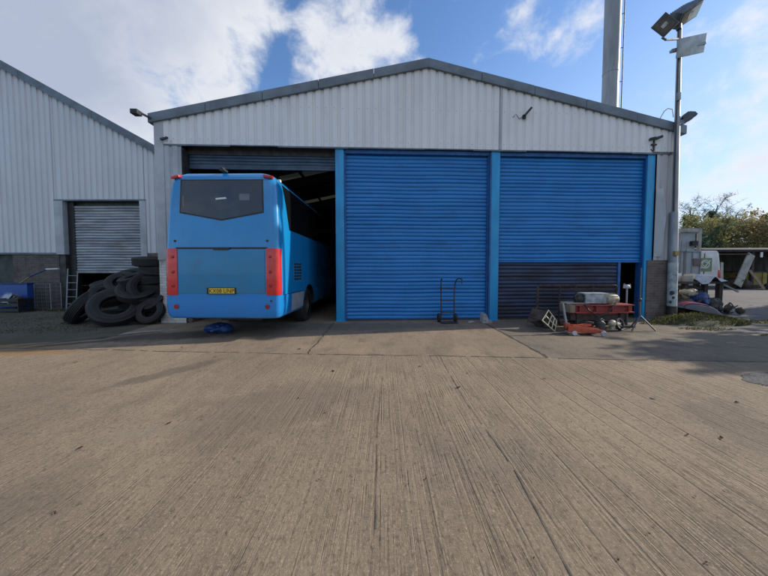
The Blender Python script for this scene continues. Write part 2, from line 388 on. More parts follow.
# ------------------------------------------------------------------ ground
g_ = MB(); g_.add([(-400, -400, -.02), (400, -400, -.02), (400, 500, -.02), (-400, 500, -.02)], [(0, 1, 2, 3)])
struct('ground', g_, M['ground'])
JL = lambda x: 5.02 - .062 * x            # transverse joint between the tined yard and the apron
struct('concrete_yard', sheet([(-9, JL(-9)), (-16, 5.7), (-16, -8), (18, -8), (18, 3.4), (12, JL(12)), (2.86, JL(2.86))], 0), M['yard'])
struct('concrete_apron', sheet([(-8.2, JL(-8.2)), (2.86, JL(2.86)), (2.86, 34), (-6.3, 34), (-6.4, 8.2), (-6.1, 6.2)], 0), M['apron'])
struct('workshop_apron', sheet([(2.86, JL(2.86)), (12, JL(12)), (9.6, 6.4), (7.2, 8.0), (9, 8.6), (8.6, 34), (2.86, 34)], 0), M['apron_shaded'])
struct('mossy_ground', sheet([(-9, JL(-9)), (-8.2, JL(-8.2)), (-6.1, 6.2), (-6.4, 8.2), (-6.4, 26), (-30, 26), (-30, 6.2), (-16, 5.7)], 0), M['moss'])
struct('side_road', sheet([(12, JL(12)), (18, 3.4), (34, 3), (60, 20), (60, 30), (20, 32), (8.7, 20), (9, 8.6), (7.2, 8.0), (9.6, 6.4)], 0), M['road'])

def joint(name, pts, w, z=.004, jit=.012, gaps=0, m='crack'):
    b = MB(); P = []
    for (x0, y0), (x1, y1) in zip(pts, pts[1:]):
        n = max(2, int(math.hypot(x1 - x0, y1 - y0) / .09))
        P += [(x0 + (x1 - x0) * i / n, y0 + (y1 - y0) * i / n) for i in range(n)]
    P.append(pts[-1]); vs = []; drift = 0
    for i, (x, y) in enumerate(P):
        q0 = P[max(0, i - 1)]; q1 = P[min(len(P) - 1, i + 1)]
        dx, dy = q1[0] - q0[0], q1[1] - q0[1]; L = math.hypot(dx, dy) or 1
        nx, ny = -dy / L, dx / L; drift = drift * .9 + rng.uniform(-jit, jit)
        ww = w * rng.uniform(.35, 1.25) / 2
        vs += [(x + nx * (drift + ww), y + ny * (drift + ww), z), (x + nx * (drift - ww), y + ny * (drift - ww), z)]
    fs = [(2 * i, 2 * i + 1, 2 * i + 3, 2 * i + 2) for i in range(len(P) - 1) if rng.random() > gaps]
    b.add(vs, fs); return struct(name, b, M[m])
joint('slab_joint', [(-8, JL(-8)), (-3, JL(-3)), (2.86, JL(2.86)), (12, JL(12))], .022, gaps=.12)
joint('slab_joint', [(2.84, 8.35), (2.86, 6.6), (2.8, JL(2.8) + .02)], .06)
joint('slab_joint', [(-1.42, 8.1), (-1.38, 6.4), (-1.36, JL(-1.36))], .03, jit=.02, gaps=.1)
joint('slab_joint', [(.98, JL(1)), (.93, 3.2), (.98, 2.1), (.9, 1.0)], .010, jit=.004, gaps=.08, m='crack_soft')
joint('slab_joint', [(-.02, 4.0), (-.06, 2.6), (-.05, 1.6), (-.09, .8)], .006, jit=.003, gaps=.15, m='crack_soft')
joint('slab_joint', [(7.3, 7.9), (8.6, 6.9), (9.9, 6.1), (12, 5.2)], .1, jit=.03)
joint('slab_joint', [(10.2, 8.3), (10.9, 7.6), (12.6, 7.0)], .08, jit=.03)
joint('slab_joint', [(-7.2, JL(-7.2) + .1), (-6.3, 6.2), (-5.4, 7.2)], .08, jit=.03)
joint('slab_joint', [(3.1, 7.2), (6.8, 7.0), (9.2, 6.4)], .012, gaps=.4)
# round patch of loose gravel at the right edge
pts = []
for i in range(22):
    t = 2 * math.pi * i / 22; pts.append((5.55 + .65 * math.cos(t) * rng.uniform(.9, 1.1), 3.78 + .36 * math.sin(t) * rng.uniform(.9, 1.1)))
struct('gravel_patch', sheet(pts, .004), M['gravel'])
b = MB()
for i in range(900):
    t = rng.uniform(0, 6.28); q = math.sqrt(rng.random()); x = 5.55 + .66 * q * math.cos(t); y = 3.78 + .37 * q * math.sin(t); r = rng.uniform(.006, .016)
    r *= .6; b.ball((x, y, r * .3), (r, r * rng.uniform(.7, 1), r * .5), 5, 3, jit=.2)
tag(b.build('gravel_stones', M['gravel']), 'loose dark gravel in a round patch at the right edge of the yard', 'gravel', kind='stuff')
# scattered dead leaves, twigs and crumbs on the concrete
b = MB()
def leafbit(x, y, s):
    a = rng.uniform(0, 6.28); vs = []
    for k, (u, v) in enumerate(((-1, 0), (-.3, .45), (.5, .35), (1, 0), (.4, -.4), (-.4, -.35))):
        u *= s * rng.uniform(.8, 1.1); v *= s * rng.uniform(.7, 1.1)
        vs.append((x + u * math.cos(a) - v * math.sin(a), y + u * math.sin(a) + v * math.cos(a), .006 + rng.uniform(0, .35) * s))
    b.add(vs, [(0, 1, 5), (1, 2, 4, 5), (2, 3, 4)])
for x, y, s in ((-2.1, 2.75, .035), (-2.55, 2.35, .05), (-1.0, 3.3, .03), (-.62, 2.95, .022), (3.15, 3.3, .05), (4.0, 3.2, .05), (2.75, 2.55, .035), (3.0, 2.5, .045), (2.2, 3.9, .04),
                (-3.0, 1.9, .05), (.95, 3.6, .05), (.55, 4.4, .04), (-5.0, 4.6, .05), (-3.9, 5.5, .05), (-1.6, 5.4, .06), (-.75, 4.2, .05), (1.2, 4.1, .03), (5.0, 5.0, .04), (-2.9, 4.9, .05), (-.3, 1.9, .015), (.3, 2.0, .016)):
    leafbit(x, y, s * .75)
for i in range(150):
    y = rng.uniform(1.2, 8); x = rng.uniform(-1.3, 1.3) * y
    if y > 5.8 and x < -6: continue
    leafbit(x, y, rng.uniform(.004, .012) * (1 + y * .08))
tag(b.build('leaf_litter', M['litter']), 'dry leaves and crumbs of dirt scattered over the concrete', 'litter', kind='stuff')

# ------------------------------------------------------------------ generic building pieces
def corrugated(b, s0, s1, ztop, zbot, y, depth=.034, pitch=.232, mi=0, phase=0, levels=1):
    """trapezoid-profile sheet in the local x-z plane facing -y"""
    prof = [(0, 0), (.125, 0), (.15, 1), (.195, 1), (.232, 0)]
    k = pitch / .232; xs = []; i = 0
    while True:
        base = s0 - phase + i * pitch
        if base > s1: break
        for u, d in prof[:-1]:
            x = base + u * k
            if s0 <= x <= s1: xs.append((x, d))
        i += 1
    if xs[0][0] > s0 + 1e-4: xs.insert(0, (s0, xs[0][1]))
    if xs[-1][0] < s1 - 1e-4: xs.append((s1, xs[-1][1]))
    vs = []
    for x, d in xs:
        zt = ztop(x); zb = zbot(x)
        for j in range(levels + 1):
            vs.append((x, y + d * depth, zb + (zt - zb) * j / levels))
    n = levels + 1; fs = []
    for i in range(len(xs) - 1):
        for j in range(levels): fs.append((i * n + j, (i + 1) * n + j, (i + 1) * n + j + 1, i * n + j + 1))
    b.add(vs, fs, mi)
def slats(b, s0, s1, z0, z1, y, pitch=.112, depth=.024, nx=14, seed=0, mi=0, wav=.011):
    """roller-shutter curtain: curved interlocking laths"""
    r = random.Random(seed); n = round((z1 - z0) / pitch); p = (z1 - z0) / n; rows = []
    for i in range(n):
        tilt = r.uniform(-.005, .005); dzz = r.uniform(-.12, .12) * p * .5
        for u, d in ((0, -.4), (.06, .5), (.30, 1.0), (.62, .85), (.88, .3), (.92, -.55)):
            rows.append((z0 + (i + u) * p + (dzz if .05 < u < .8 else 0), -d * depth + tilt))
    rows.append((z1, 0)); vs = []; ph = [r.uniform(0, 6) for _ in range(8)]
    for z, d in rows:
        for k in range(nx + 1):
            x = s0 + (s1 - s0) * k / nx
            w = wav * (math.sin(x * 1.7 + z * .9 + ph[0]) + .6 * math.sin(x * 3.9 - z * 1.3 + ph[1])) * math.sin(math.pi * k / nx)
            dz = wav * .5 * math.sin(x * 2.3 + z * 2 + ph[2]) * math.sin(math.pi * k / nx)
            vs.append((x, y + d + w, z + dz))
    m = nx + 1
    b.add(vs, [(i * m + k, i * m + k + 1, (i + 1) * m + k + 1, (i + 1) * m + k) for i in range(len(rows) - 1) for k in range(nx)], mi)

# ------------------------------------------------------------------ main workshop
S0, S1, AP, EZ, RZ, LEN = -6.33, 8.82, 1.245, 5.75, 7.42, 26.
slope = (RZ - EZ) / (AP - S0)
roofz = lambda x: RZ - abs(x - AP) * slope
W = thing('workshop_building', 'large pale corrugated workshop with a low gable roof and three bays of roller shutters', 'building', (0, 8.42, 0), R(2.46))
HD = 4.98
b = MB(); corrugated(b, S0 + .24, S1 - .20, lambda x: roofz(x) - .06, lambda x: HD if -5.6 < x < 8.12 else HD, -.06, levels=2); b.build('gable_cladding', M['clad'], W)
b = MB(); corrugated(b, S0 + .24, -5.62, lambda x: HD - .004, lambda x: 1.78, -.055); b.build('side_cladding', M['flash_lt'], W)
b = MB(); corrugated(b, 8.13, S1 - .20, lambda x: HD - .004, lambda x: 1.80, -.05, phase=.03); b.build('side_cladding', M['clad_warm'], W)
# dark lower edge drip and cover strip of the seam
b = MB()
x = S0 + .24
while x < S1 - .3:
    x2 = min(x + rng.uniform(1.2, 2.2), S1 - .2); dz = rng.uniform(-.012, .012); b.box(x, x2 - .01, -.068, -.03, HD - .035 + dz, HD - .001 + dz * .3); x = x2
b.build('drip_edge', M['flash'], W)
b = MB().box(3.345, 3.385, -.072, -.055, HD + .01, roofz(3.36) - .1); b.build('seam_strip', M['flash_lt'], W)
b = MB(); x = S0 + .24 + .05
while x < S1 - .3:
    for zz in (5.12, 6.05):
        if zz < roofz(x) - .35 and rng.random() < .85: b.lathe([(0, .008), (.007, .006), (.008, 0)], 6, T=Matrix.Translation((x, -.062, zz + rng.uniform(-.01, .01))) @ Euler((R(90), 0, 0)).to_matrix().to_4x4())
    x += .232
sc_ = b.build('fixing_screw', M['lamp_body'], W); sc_['kind'] = 'stuff'
# corner flashings (angled, the right one catches the sun)
b = MB().box(S0, S0 + .245, -.075, .3, 1.78, EZ - .1); b.build('corner_flashing', M['flash_lt'], W, bevel=.01)
b = MB(); vs = []
for z in (1.8, EZ - .05):
    vs += [(8.615, -.052, z), (8.70, -.085, z), (8.84, .02, z), (8.84, .35, z)]
b.add(vs, [(0, 1, 5, 4), (1, 2, 6, 5), (2, 3, 7, 6)]); b.build('corner_flashing', M['clad_warm'], W)
# verge flashings in lengths
b = MB()
for sgn, xe in ((-1, S0 - .12), (1, S1 + .12)):
    n = 5
    for i in range(n):
        xa = AP + (xe - AP) * i / n; xb = AP + (xe - AP) * (i + 1) / n - sgn * .012
        b.prism([(xa, roofz(xa) + .03), (xb, roofz(xb) + .03), (xb, roofz(xb) - .215), (xa, roofz(xa) - .215)], -.13 - .004 * (i % 2), .12)
b.build('verge_flashing', M['flash'], W, bevel=.008)
# roof sheets with translucent rooflight strips
def roofstrip(b, x0, x1, y0, y1, up=.0):
    n = max(1, int((y1 - y0) / .25)); vs = []
    for j in range(2 * n + 1):
        y = y0 + (y1 - y0) * j / (2 * n); dz = .03 if j % 2 else 0
        vs += [(x0, y, roofz(x0) + up + dz), (x1, y, roofz(x1) + up + dz)]
    b.add(vs, [(2 * i, 2 * i + 2, 2 * i + 3, 2 * i + 1) for i in range(2 * n)])
sk = [6.1, 11.2]
b = MB(); lit = MB()
for x0, x1 in ((S0 - .1, AP), (AP, S1 + .1)):
    y = .1
    for q in sk + [LEN]:
        roofstrip(b, x0, x1, y, q if q < LEN else LEN); y = q + .7
    for q in sk:
        xa, xb = (x0 + 1.5, x1 - 3.0) if x0 < 0 else (x0 + 3.0, x1 - 1.5)
        roofstrip(b, x0, xa, q, q + .7); roofstrip(b, xb, x1, q, q + .7); roofstrip(lit if x0 < 0 else b, xa, xb, q, q + .7)
rf = b.build('roof', M['roof'], W)
build_each(lit, 'rooflight', M['skylight'], rf)
b = MB().prism([(AP - .3, RZ - .02), (AP, RZ + .06), (AP + .3, RZ - .02)], .12, LEN); b.build('ridge_cap', M['flash'], W)
# side and back walls
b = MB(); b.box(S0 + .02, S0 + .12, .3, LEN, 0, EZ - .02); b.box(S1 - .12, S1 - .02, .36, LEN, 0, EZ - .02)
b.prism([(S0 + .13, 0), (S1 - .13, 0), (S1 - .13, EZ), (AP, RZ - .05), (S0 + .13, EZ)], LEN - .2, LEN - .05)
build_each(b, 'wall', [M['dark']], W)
b = MB(); corrugated(b, .4, LEN, lambda x: EZ, lambda x: 1.8, 0, pitch=.232)
b.v = [(8.86 - v[1], v[0], v[2]) for v in b.v]; b.build('side_wall_cladding', M['clad_warm'], W)
b = MB(); corrugated(b, .4, LEN, lambda x: EZ, lambda x: 1.8, 0, pitch=.232)
b.v = [(S0 - .02 + v[1], v[0], v[2]) for v in b.v]; b.build('side_wall_cladding', M['clad'], W)
b = MB().box(S1 - .01, S1 + .06, .38, LEN, 0, 1.79); b.build('side_plinth', M['brick_red'], W)
b = MB().box(S1 + .02, S1 + .16, .13, LEN, EZ - .1, EZ + .02).box(S0 - .16, S0 - .02, .13, LEN, EZ - .1, EZ + .02); build_each(b, 'gutter', M['flash'], W)
b = MB()
for y in (6.9, 12., 18.):
    b.bar((S0 + .2, y, EZ - .25), (AP, y, RZ - .35), .16, .34); b.bar((AP, y, RZ - .35), (S1 - .2, y, EZ - .25), .16, .34)
    b.box(S0 + .14, S0 + .4, y - .1, y + .1, 0, EZ - .2); b.box(S1 - .4, S1 - .14, y - .1, y + .1, 0, EZ - .2)
build_each(b, 'frame_member', M['steel_dark'], W)
b = MB()
for k in range(5):
    for sgn in (-1, 1):
        x = AP + sgn * (1.0 + k * 1.35)
        if S0 + .2 < x < S1 - .2: b.box(x - .04, x + .04, .3, LEN - .3, roofz(x) - .16, roofz(x) - .03)
build_each(b, 'purlin', M['steel_dark'], W)
# brick piers
b = MB().box(S0 + .01, -5.63, -.045, .3, 0, 1.775); b.build('brick_pier', M['brick_white'], W)
b = MB().box(7.96, S1 - .005, -.05, .35, 0, 1.795); b.build('brick_pier', M['brick_red'], W)
# blue steel posts (channel: web + two flanges)
def post(x0, x1, z1, name='steel_post'):
    b = MB(); b.box(x0, x1, -.02, .0, .02, z1); b.box(x0, x0 + .02, .0, .26, .02, z1); b.box(x1 - .02, x1, .0, .26, .02, z1)
    b.box(x0 - .03, x1 + .03, -.06, .2, 0, .02)
    return b.build(name, M['blue_steel'], W, bevel=.004)
p1 = post(-1.39, -1.15, 4.95); p2 = post(3.13, 3.39, 4.95); p3 = post(7.88, 8.115, 4.95)
b = MB().box(3.1, 3.15, -.024, -.0, .0, 4.9); build_each(b, 'guide_rail', M['lintel'], W)
b = MB().box(7.86, 7.9, .02, .24, .02, 4.9).box(3.39, 3.43, .04, .24, .02, 4.9).box(-1.15, -1.1, .04, .24, .02, 4.9).box(3.06, 3.12, .04, .24, .02, 4.9)
build_each(b, 'guide_rail', M['lintel'], W)
b = MB().box(-1.13, 3.11, .02, .2, 4.84, 4.96).box(3.41, 7.86, .02, .2, 4.84, 4.96); build_each(b, 'lintel', M['lintel'], W, bevel=.01)
b = MB()
for a, c in ((-5.6, -1.41), (-1.13, 3.11), (3.41, 7.86)):
    b.box(a, c, .2, .25, 4.8, 5.3)
build_each(b, 'shutter_hood', M['steel_dark'], W)
# shutters
b = MB(); slats(b, -1.12, 3.10, .03, 4.84, .13, seed=1); sh = b.build('roller_shutter', M['shutter'], W, smooth=50)
MB().box(-1.12, 3.10, .085, .15, .002, .05).build('bottom_rail', M['shutter_low'], sh)
b = MB(); slats(b, 3.42, 7.86, 1.76, 4.84, .13, seed=2); sh = b.build('roller_shutter', M['shutter'], W, smooth=50)
b = MB(); slats(b, 3.42, 7.17, .05, 1.745, .15, seed=3, wav=.012); lo = b.build('grimy_lower_shutter', M['shutter_low'], sh, smooth=50)
lo['label'] = 'dirty unpainted lower part of the right shutter'
MB().box(7.18, 7.26, .1, .2, .0, 1.74).build('wicket_post', M['lintel'], W, bevel=.004)
MB().box(3.42, 7.17, .1, .17, .002, .05).build('bottom_rail', M['steel_dark'], sh)
MB().box(3.42, 7.86, .085, .15, 1.735, 1.765).build('bottom_rail', M['shutter'], sh)
b = MB(); slats(b, -5.58, -1.42, 4.46, 4.82, .24, .095, .02, seed=4); sh = b.build('rolled_up_shutter', M['shutter_roll'], W, smooth=50)
MB().box(-5.58, -1.42, .2, .27, 4.40, 4.46).build('bottom_rail', M['shutter_roll'], sh, bevel=.006)
b = MB().box(-5.66, -5.6, -.02, .3, 0, 4.9); b.build('door_jamb', M['steel_dark'], W)
# peeling flashing beside the right-hand post
b = MB().add([(8.13, -.06, 1.9), (8.36, -.075, 1.9), (8.42, -.12, 3.1), (8.33, -.09, 3.95), (8.13, -.065, 3.9)], [(0, 1, 2, 3, 4)])
b.build('loose_flashing', M['flash_lt'], W)
# small things fixed to the gable
b = MB(); b.box(4.0, 4.08, -.12, -.06, 5.86, 5.96); b.bar((4.04, -.13, 5.93), (4.2, -.2, 6.12), .05, .05); b.tube([(3.72, -.08, 5.9), (3.8, -.09, 5.98), (3.9, -.08, 5.86), (4.0, -.1, 5.9)], .008, 5)
b.build('wall_bracket', M['black'], W)
cam = MB(); cam.bar((7.98, -.08, 5.02), (7.98, -.08, 5.35), .03, .03); cam.box(7.9, 8.06, -.1, -.05, 5.18, 5.22)
cm = cam.build('camera_bracket', M['black'], W)
MB().bar((7.82, -.1, 5.34), (7.96, -.16, 5.36), .07, .07).build('security_camera', M['black'], cm, bevel=.01)
MB().bar((8.02, -.1, 5.37), (8.16, -.16, 5.41), .07, .07).build('security_camera', M['black'], cm, bevel=.01)
MB().tube([(7.9, -.07, 5.08), (7.98, -.07, 4.99), (8.6, -.09, 4.985)], .01, 5).build('cable', M['black'], cm)
b = MB(); b.bar((S0 - .02, -.12, 5.62), (S0 - .22, -.3, 5.70), .05, .05); b.box(S0 - .34, S0 - .16, -.42, -.24, 5.60, 5.72); b.build('eaves_light', M['black'], W, bevel=.01)
MB().tube([(8.28, .2, 5.86), (8.45, .1, 6.28), (8.56, .1, 6.36), (8.7, .1, 6.33), (8.74, .1, 6.1)], .012, 5).build('wire_hook', M['galv'], W)
MB().bar((S0 + .2, -.1, 5.08), (S0 + .42, -.16, 5.1), .05, .05).build('gable_hook', M['black'], W)

# ------------------------------------------------------------------ left warehouse
LY = 11.2
V = thing('grey_warehouse', 'grey corrugated warehouse with a steep roof edge and a half open galvanised shutter', 'building', (0, LY, 0))
lz = lambda x: 6.02 + (-8.5 - x) * .552 if x > -19 else 6.02 + 10.5 * .552 + (x + 19) * .552
b = MB(); corrugated(b, -29.5, -12.6, lambda x: lz(x) - .1, lambda x: 2.15, -.05, .034, .226)
corrugated(b, -12.6, -9.14, lambda x: lz(x) - .1, lambda x: 4.17, -.05, .034, .226, phase=.1); corrugated(b, -9.14, -8.5, lambda x: lz(x) - .1, lambda x: 2.15, -.05, .034, .226)
build_each(b, 'front_cladding', M['clad_left'], V)
b = MB(); b.box(-12.62, -12.3, -.075, .25, 2.1, 4.16); b.box(-9.36, -9.12, -.075, .25, 1.6, 4.16); build_each(b, 'door_jamb', M['flash_lt'], V, bevel=.01)
MB().box(-12.62, -9.12, -.08, .25, 4.145, 4.2).build('door_head', M['flash'], V, bevel=.008)
b = MB(); b.box(-12.55, -12.32, -.03, .3, 0, 2.095); b.box(-9.34, -9.15, -.03, .3, 0, 1.595); build_each(b, 'door_post', M['steel_dark'], V)
b = MB(); slats(b, -12.05, -9.37, 1.46, 4.0, .14, .105, .024, seed=8); sh = b.build('roller_shutter', M['shutter_grey'], V, smooth=50)
MB().box(-12.05, -9.37, .09, .17, 1.38, 1.46).build('bottom_rail', M['galv'], sh, bevel=.006)
build_each(MB().box(-12.3, -12.05, .1, .3, 0, 4.14).box(-12.3, -9.36, .2, .35, 4.0, 4.14), 'shutter_guide', M['black'], V)
b = MB(); b.box(-14.35, -12.56, -.04, .25, 0, 2.14); b.box(-9.14, -8.5, -.04, .25, 0, 2.14); b.box(-29.5, -15.4, -.04, .25, 0, 2.14); build_each(b, 'brick_plinth', M['brick'], V)
MB().box(-15.4, -14.36, .1, .2, 0, 2.14).build('plinth_door', mat('green_grey_door', (.05, .06, .055), (.035, .045, .04), 3, .6), V)
MB().box(-29.5, -12.63, -.07, -.03, 2.10, 2.17).build('plinth_flashing', M['flash'], V)
b = MB()
for i in range(4):
    xa = -8.3 - 10.7 * i / 4; xb = -8.3 - 10.7 * (i + 1) / 4 + .01
    b.prism([(xa, lz(xa) + .1), (xb, lz(xb) + .1), (xb, lz(xb) - .2), (xa, lz(xa) - .2)], -.14, .12)
b.prism([(-19, lz(-19) + .1), (-29.7, lz(-29.7) + .1), (-29.7, lz(-29.7) - .2), (-19, lz(-19) - .2)], -.14, .12)
b.build('verge_flashing', M['flash'], V, bevel=.008)
b = MB()
for xa, xb in ((-8.3, -19), (-19, -29.7)):
    b.add([(xa, .12, lz(xa) + .02), (xb, .12, lz(xb) + .02), (xb, 26, lz(xb) + .02), (xa, 26, lz(xa) + .02)], [(0, 1, 2, 3)])
b.build('roof', M['roof'], V)
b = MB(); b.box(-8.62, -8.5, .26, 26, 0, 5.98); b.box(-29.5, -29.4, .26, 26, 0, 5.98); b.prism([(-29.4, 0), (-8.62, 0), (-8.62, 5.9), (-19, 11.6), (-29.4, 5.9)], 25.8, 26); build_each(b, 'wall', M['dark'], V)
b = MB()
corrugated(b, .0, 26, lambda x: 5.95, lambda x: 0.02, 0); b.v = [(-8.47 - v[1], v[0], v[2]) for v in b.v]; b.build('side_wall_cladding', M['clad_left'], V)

# ------------------------------------------------------------------ coach
B = thing('coach', 'blue coach reversed out of the left bay with its tail outside the doorway', 'coach', (-3.46, 6.14, 0), R(-.8))
ryz = lambda z: (.02 + (z - 2) * .05) if z >= 2 else (.02 + (z - 2) * .015)
levels = [(.46, 1.17, .05, .10), (.52, 1.205, .012, .10), (.75, 1.225, .0, .105), (.95, 1.23, ryz(.95), .105), (1.5, 1.23, ryz(1.5), .105), (2.0, 1.225, ryz(2), .105), (2.5, 1.205, ryz(2.5), .11), (3.0, 1.175, ryz(3), .12),
          (3.36, 1.14, ryz(3.36), .14), (3.46, 1.11, ryz(3.46) + .01, .18), (3.53, 1.06, .13, .19), (3.585, .97, .19, .2), (3.62, .8, .3, .2), (3.645, .5, .5, .2), (3.655, .2, .8, .1)]
BL = 11.9
def outline(w, y0, r, side_y):
    pts = []
    for k in range(9): pts.append((-w + 2 * w * 0 + r + (2 * w - 2 * r) * k / 8, y0))
    for k in range(1, 7):
        t = -math.pi / 2 + math.pi / 2 * k / 6; pts.append((w - r + r * math.cos(t), y0 + r + r * math.sin(t)))
    ys = side_y
    for y in ys: pts.append((w, y))
    for k in range(7):
        t = math.pi / 2 * k / 6; pts.append((w - r + r * math.cos(t), BL - r - y0 + r * math.sin(t)))
    for k in range(7):
        t = math.pi / 2 + math.pi / 2 * k / 6; pts.append((-w + r + r * math.cos(t), BL - r - y0 + r * math.sin(t)))
    for y in reversed(ys): pts.append((-w, y))
    for k in range(1, 6):
        t = math.pi + math.pi / 2 * k / 6; pts.append((-w + r + r * math.cos(t), y0 + r + r * math.sin(t)))
    return pts
SY = [1.2, 1.9, 2.6, 3.3, 5, 7, 8.3, 9.6]
b = MB(); vs = []; N = None
for z, w, y0, r in levels:
    o = outline(w, y0, r, SY); N = len(o); vs += [(x, y, z) for x, y in o]
fs = [(i * N + k, i * N + (k + 1) % N, (i + 1) * N + (k + 1) % N, (i + 1) * N + k) for i in range(len(levels) - 1) for k in range(N)]
fs.append(tuple(reversed(range(N)))); fs.append(tuple(range((len(levels) - 1) * N, len(levels) * N)))
b.add(vs, fs); body = b.build('body', [M['bus'], M['black']], B)
cut = MB()
for y in (2.35, 9.1):
    for sx in (-1, 1):
        T = Matrix.Translation((sx * 1.06, y, .52)) @ Euler((0, R(90), 0)).to_matrix().to_4x4()
        cut.lathe([(0, -.3), (.57, -.3), (.57, .3), (0, .3)], 32, T=T)
co_ = cut.build('cutter', M['black'], B)
md = body.modifiers.new('arch', 'BOOLEAN'); md.operation = 'DIFFERENCE'; md.object = co_; md.solver = 'EXACT'
dg = bpy.context.evaluated_depsgraph_get(); dg.update()
nm = bpy.data.meshes.new_from_object(body.evaluated_get(dg)); body.modifiers.clear(); body.data = nm
bpy.data.objects.remove(co_)
nm.polygons.foreach_set('use_smooth', [True] * len(nm.polygons)); nm.set_sharp_from_angle(angle=R(28))
def on_rear(poly, out, th=.02): # panel lying on the tail
    return MB().prism(poly, 0, 1, f=lambda x, y, z: (x, ryz(z) - out + y * th, z))
# rear window with black surround
win = [(-.855, 3.40), (.855, 3.40), (.875, 2.74), (0, 2.58), (-.875, 2.74)]
w_ = on_rear([(-.885, 3.43), (.885, 3.43), (.905, 2.715), (0, 2.55), (-.905, 2.715)], .006, .03).build('rear_window', M['black'], B, bevel=.004)
on_rear(win, .0085, .02).build('glass', M['glass'], w_)
on_rear([(-.13, 3.03), (.09, 3.05), (.11, 3.015), (-.12, 2.995)], .0105, .0015).build('sticker', M['white'], w_)
on_rear([(.38, 3.12), (.60, 3.12), (.60, 2.98), (.38, 2.98)], .0105, .0015).build('sticker', mat('grey_sticker', (.13, .14, .17), (.11, .12, .15), 8, .4), w_)
on_rear([(-.84, 3.05), (-.81, 3.1), (-.8, 2.85), (-.83, 2.8)], .0105, .0015).build('sticker', mat('tan_sticker', (.16, .12, .11), (.13, .1, .1), 8, .4), w_)
# upper panel line, engine cover, bumper
on_rear([(-.985, 1.985), (.985, 1.985), (.985, 1.945), (-.985, 1.945)], .003, .02).build('panel_gap', M['black'], B)
ec = on_rear([(-.925, 1.935), (.925, 1.935), (.93, 1.0), (-.93, 1.0)], .014, .03).build('engine_cover', M['bus_panel'], B, bevel=.01)
on_rear([(-.2, 1.972), (.2, 1.972), (.15, 1.925), (-.15, 1.925)], .03, .03).build('handle', M['black'], ec, bevel=.005)
def wrap(x_in, z0, z1, y_end, out, name, m, nz=6, parent=None, sides=(1,), bev=0, th=.03):
    """shell hugging the rounded rear corners"""
    b = MB()
    for sg in sides:
        rows = []
        for j in range(nz + 1):
            z = z0 + (z1 - z0) * j / nz
            for k in range(len(levels) - 1):
                if levels[k][0] <= z <= levels[k + 1][0] or k == len(levels) - 2:
                    t = (z - levels[k][0]) / (levels[k + 1][0] - levels[k][0]); w, y0, r = [levels[k][q] * (1 - t) + levels[k + 1][q] * t for q in (1, 2, 3)]; break
            P = [(x_in, y0), ((x_in + w - r) / 2, y0)] + [(w - r + r * math.cos(-math.pi / 2 + math.pi / 2 * q / 6), y0 + r + r * math.sin(-math.pi / 2 + math.pi / 2 * q / 6)) for q in range(7)] + [(w, y_end)]
            nrm = [(0, -1)] * 2 + [(math.cos(-math.pi / 2 + math.pi / 2 * q / 6), math.sin(-math.pi / 2 + math.pi / 2 * q / 6)) for q in range(7)] + [(1, 0)]
            rows.append([(sg * (x + n[0] * out), y + n[1] * out, z) for (x, y), n in zip(P, nrm)] + [(sg * (x + n[0] * (out - th)), y + n[1] * (out - th), z) for (x, y), n in zip(reversed(P), reversed(nrm))])
        m_ = len(rows[0]); vs = [p for r in rows for p in r]
        fs = [(i * m_ + k, i * m_ + (k + 1) % m_, (i + 1) * m_ + (k + 1) % m_, (i + 1) * m_ + k) for i in range(nz) for k in range(m_)]
        fs += [tuple(reversed(range(m_))), tuple(range(nz * m_, (nz + 1) * m_))]
        b.add(vs, fs)
    return b.build(name, m, parent or B, bevel=bev, smooth=40)
for sg in (-1, 1):
    lamp = wrap(.955, .965, 1.96, .12, .016, 'tail_light', M['red_lens'], 8, sides=(sg,), bev=.004)
    for z, mm, rr in ((1.78, 'red_dark', .028), (1.46, 'red_dark', .034), (1.17, 'red_dark', .038)):
        b = MB().lathe([(0, 0), (rr, 0), (rr, .012), (rr * .8, .016), (0, .018)], 16, T=Matrix.Translation((sg * 1.045, ryz(z) - .014, z)) @ Euler((R(90), 0, 0)).to_matrix().to_4x4())
        b.build('lamp_lens', M[mm], lamp)
bump_ = wrap(-.001, .49, .945, .75, .02, 'bumper', M['bus_bumper'], 6, sides=(1, -1), th=.03)
for x in (-.98, .98):
    MB().lathe([(0, 0), (.05, 0), (.05, .012), (.036, .014), (.036, .008), (0, .008)], 16, T=Matrix.Translation((x, -.02, .72)) @ Euler((R(90), 0, 0)).to_matrix().to_4x4()).build('fog_lamp', M['red_dark'], bump_)
for x in (-1.0, .98):
    MB().lathe([(0, 0), (.025, 0), (.025, .01), (0, .012)], 10, T=Matrix.Translation((x, ryz(2.12), 2.12)) @ Euler((R(90), 0, 0)).to_matrix().to_4x4()).build('panel_stud', M['black'], B)
MB().lathe([(0, 0), (.022, 0), (.022, .01), (0, .012)], 10, T=Matrix.Translation((1.06, -.015, .84)) @ Euler((R(90), 0, 0)).to_matrix().to_4x4()).build('panel_stud', M['black'], bump_)
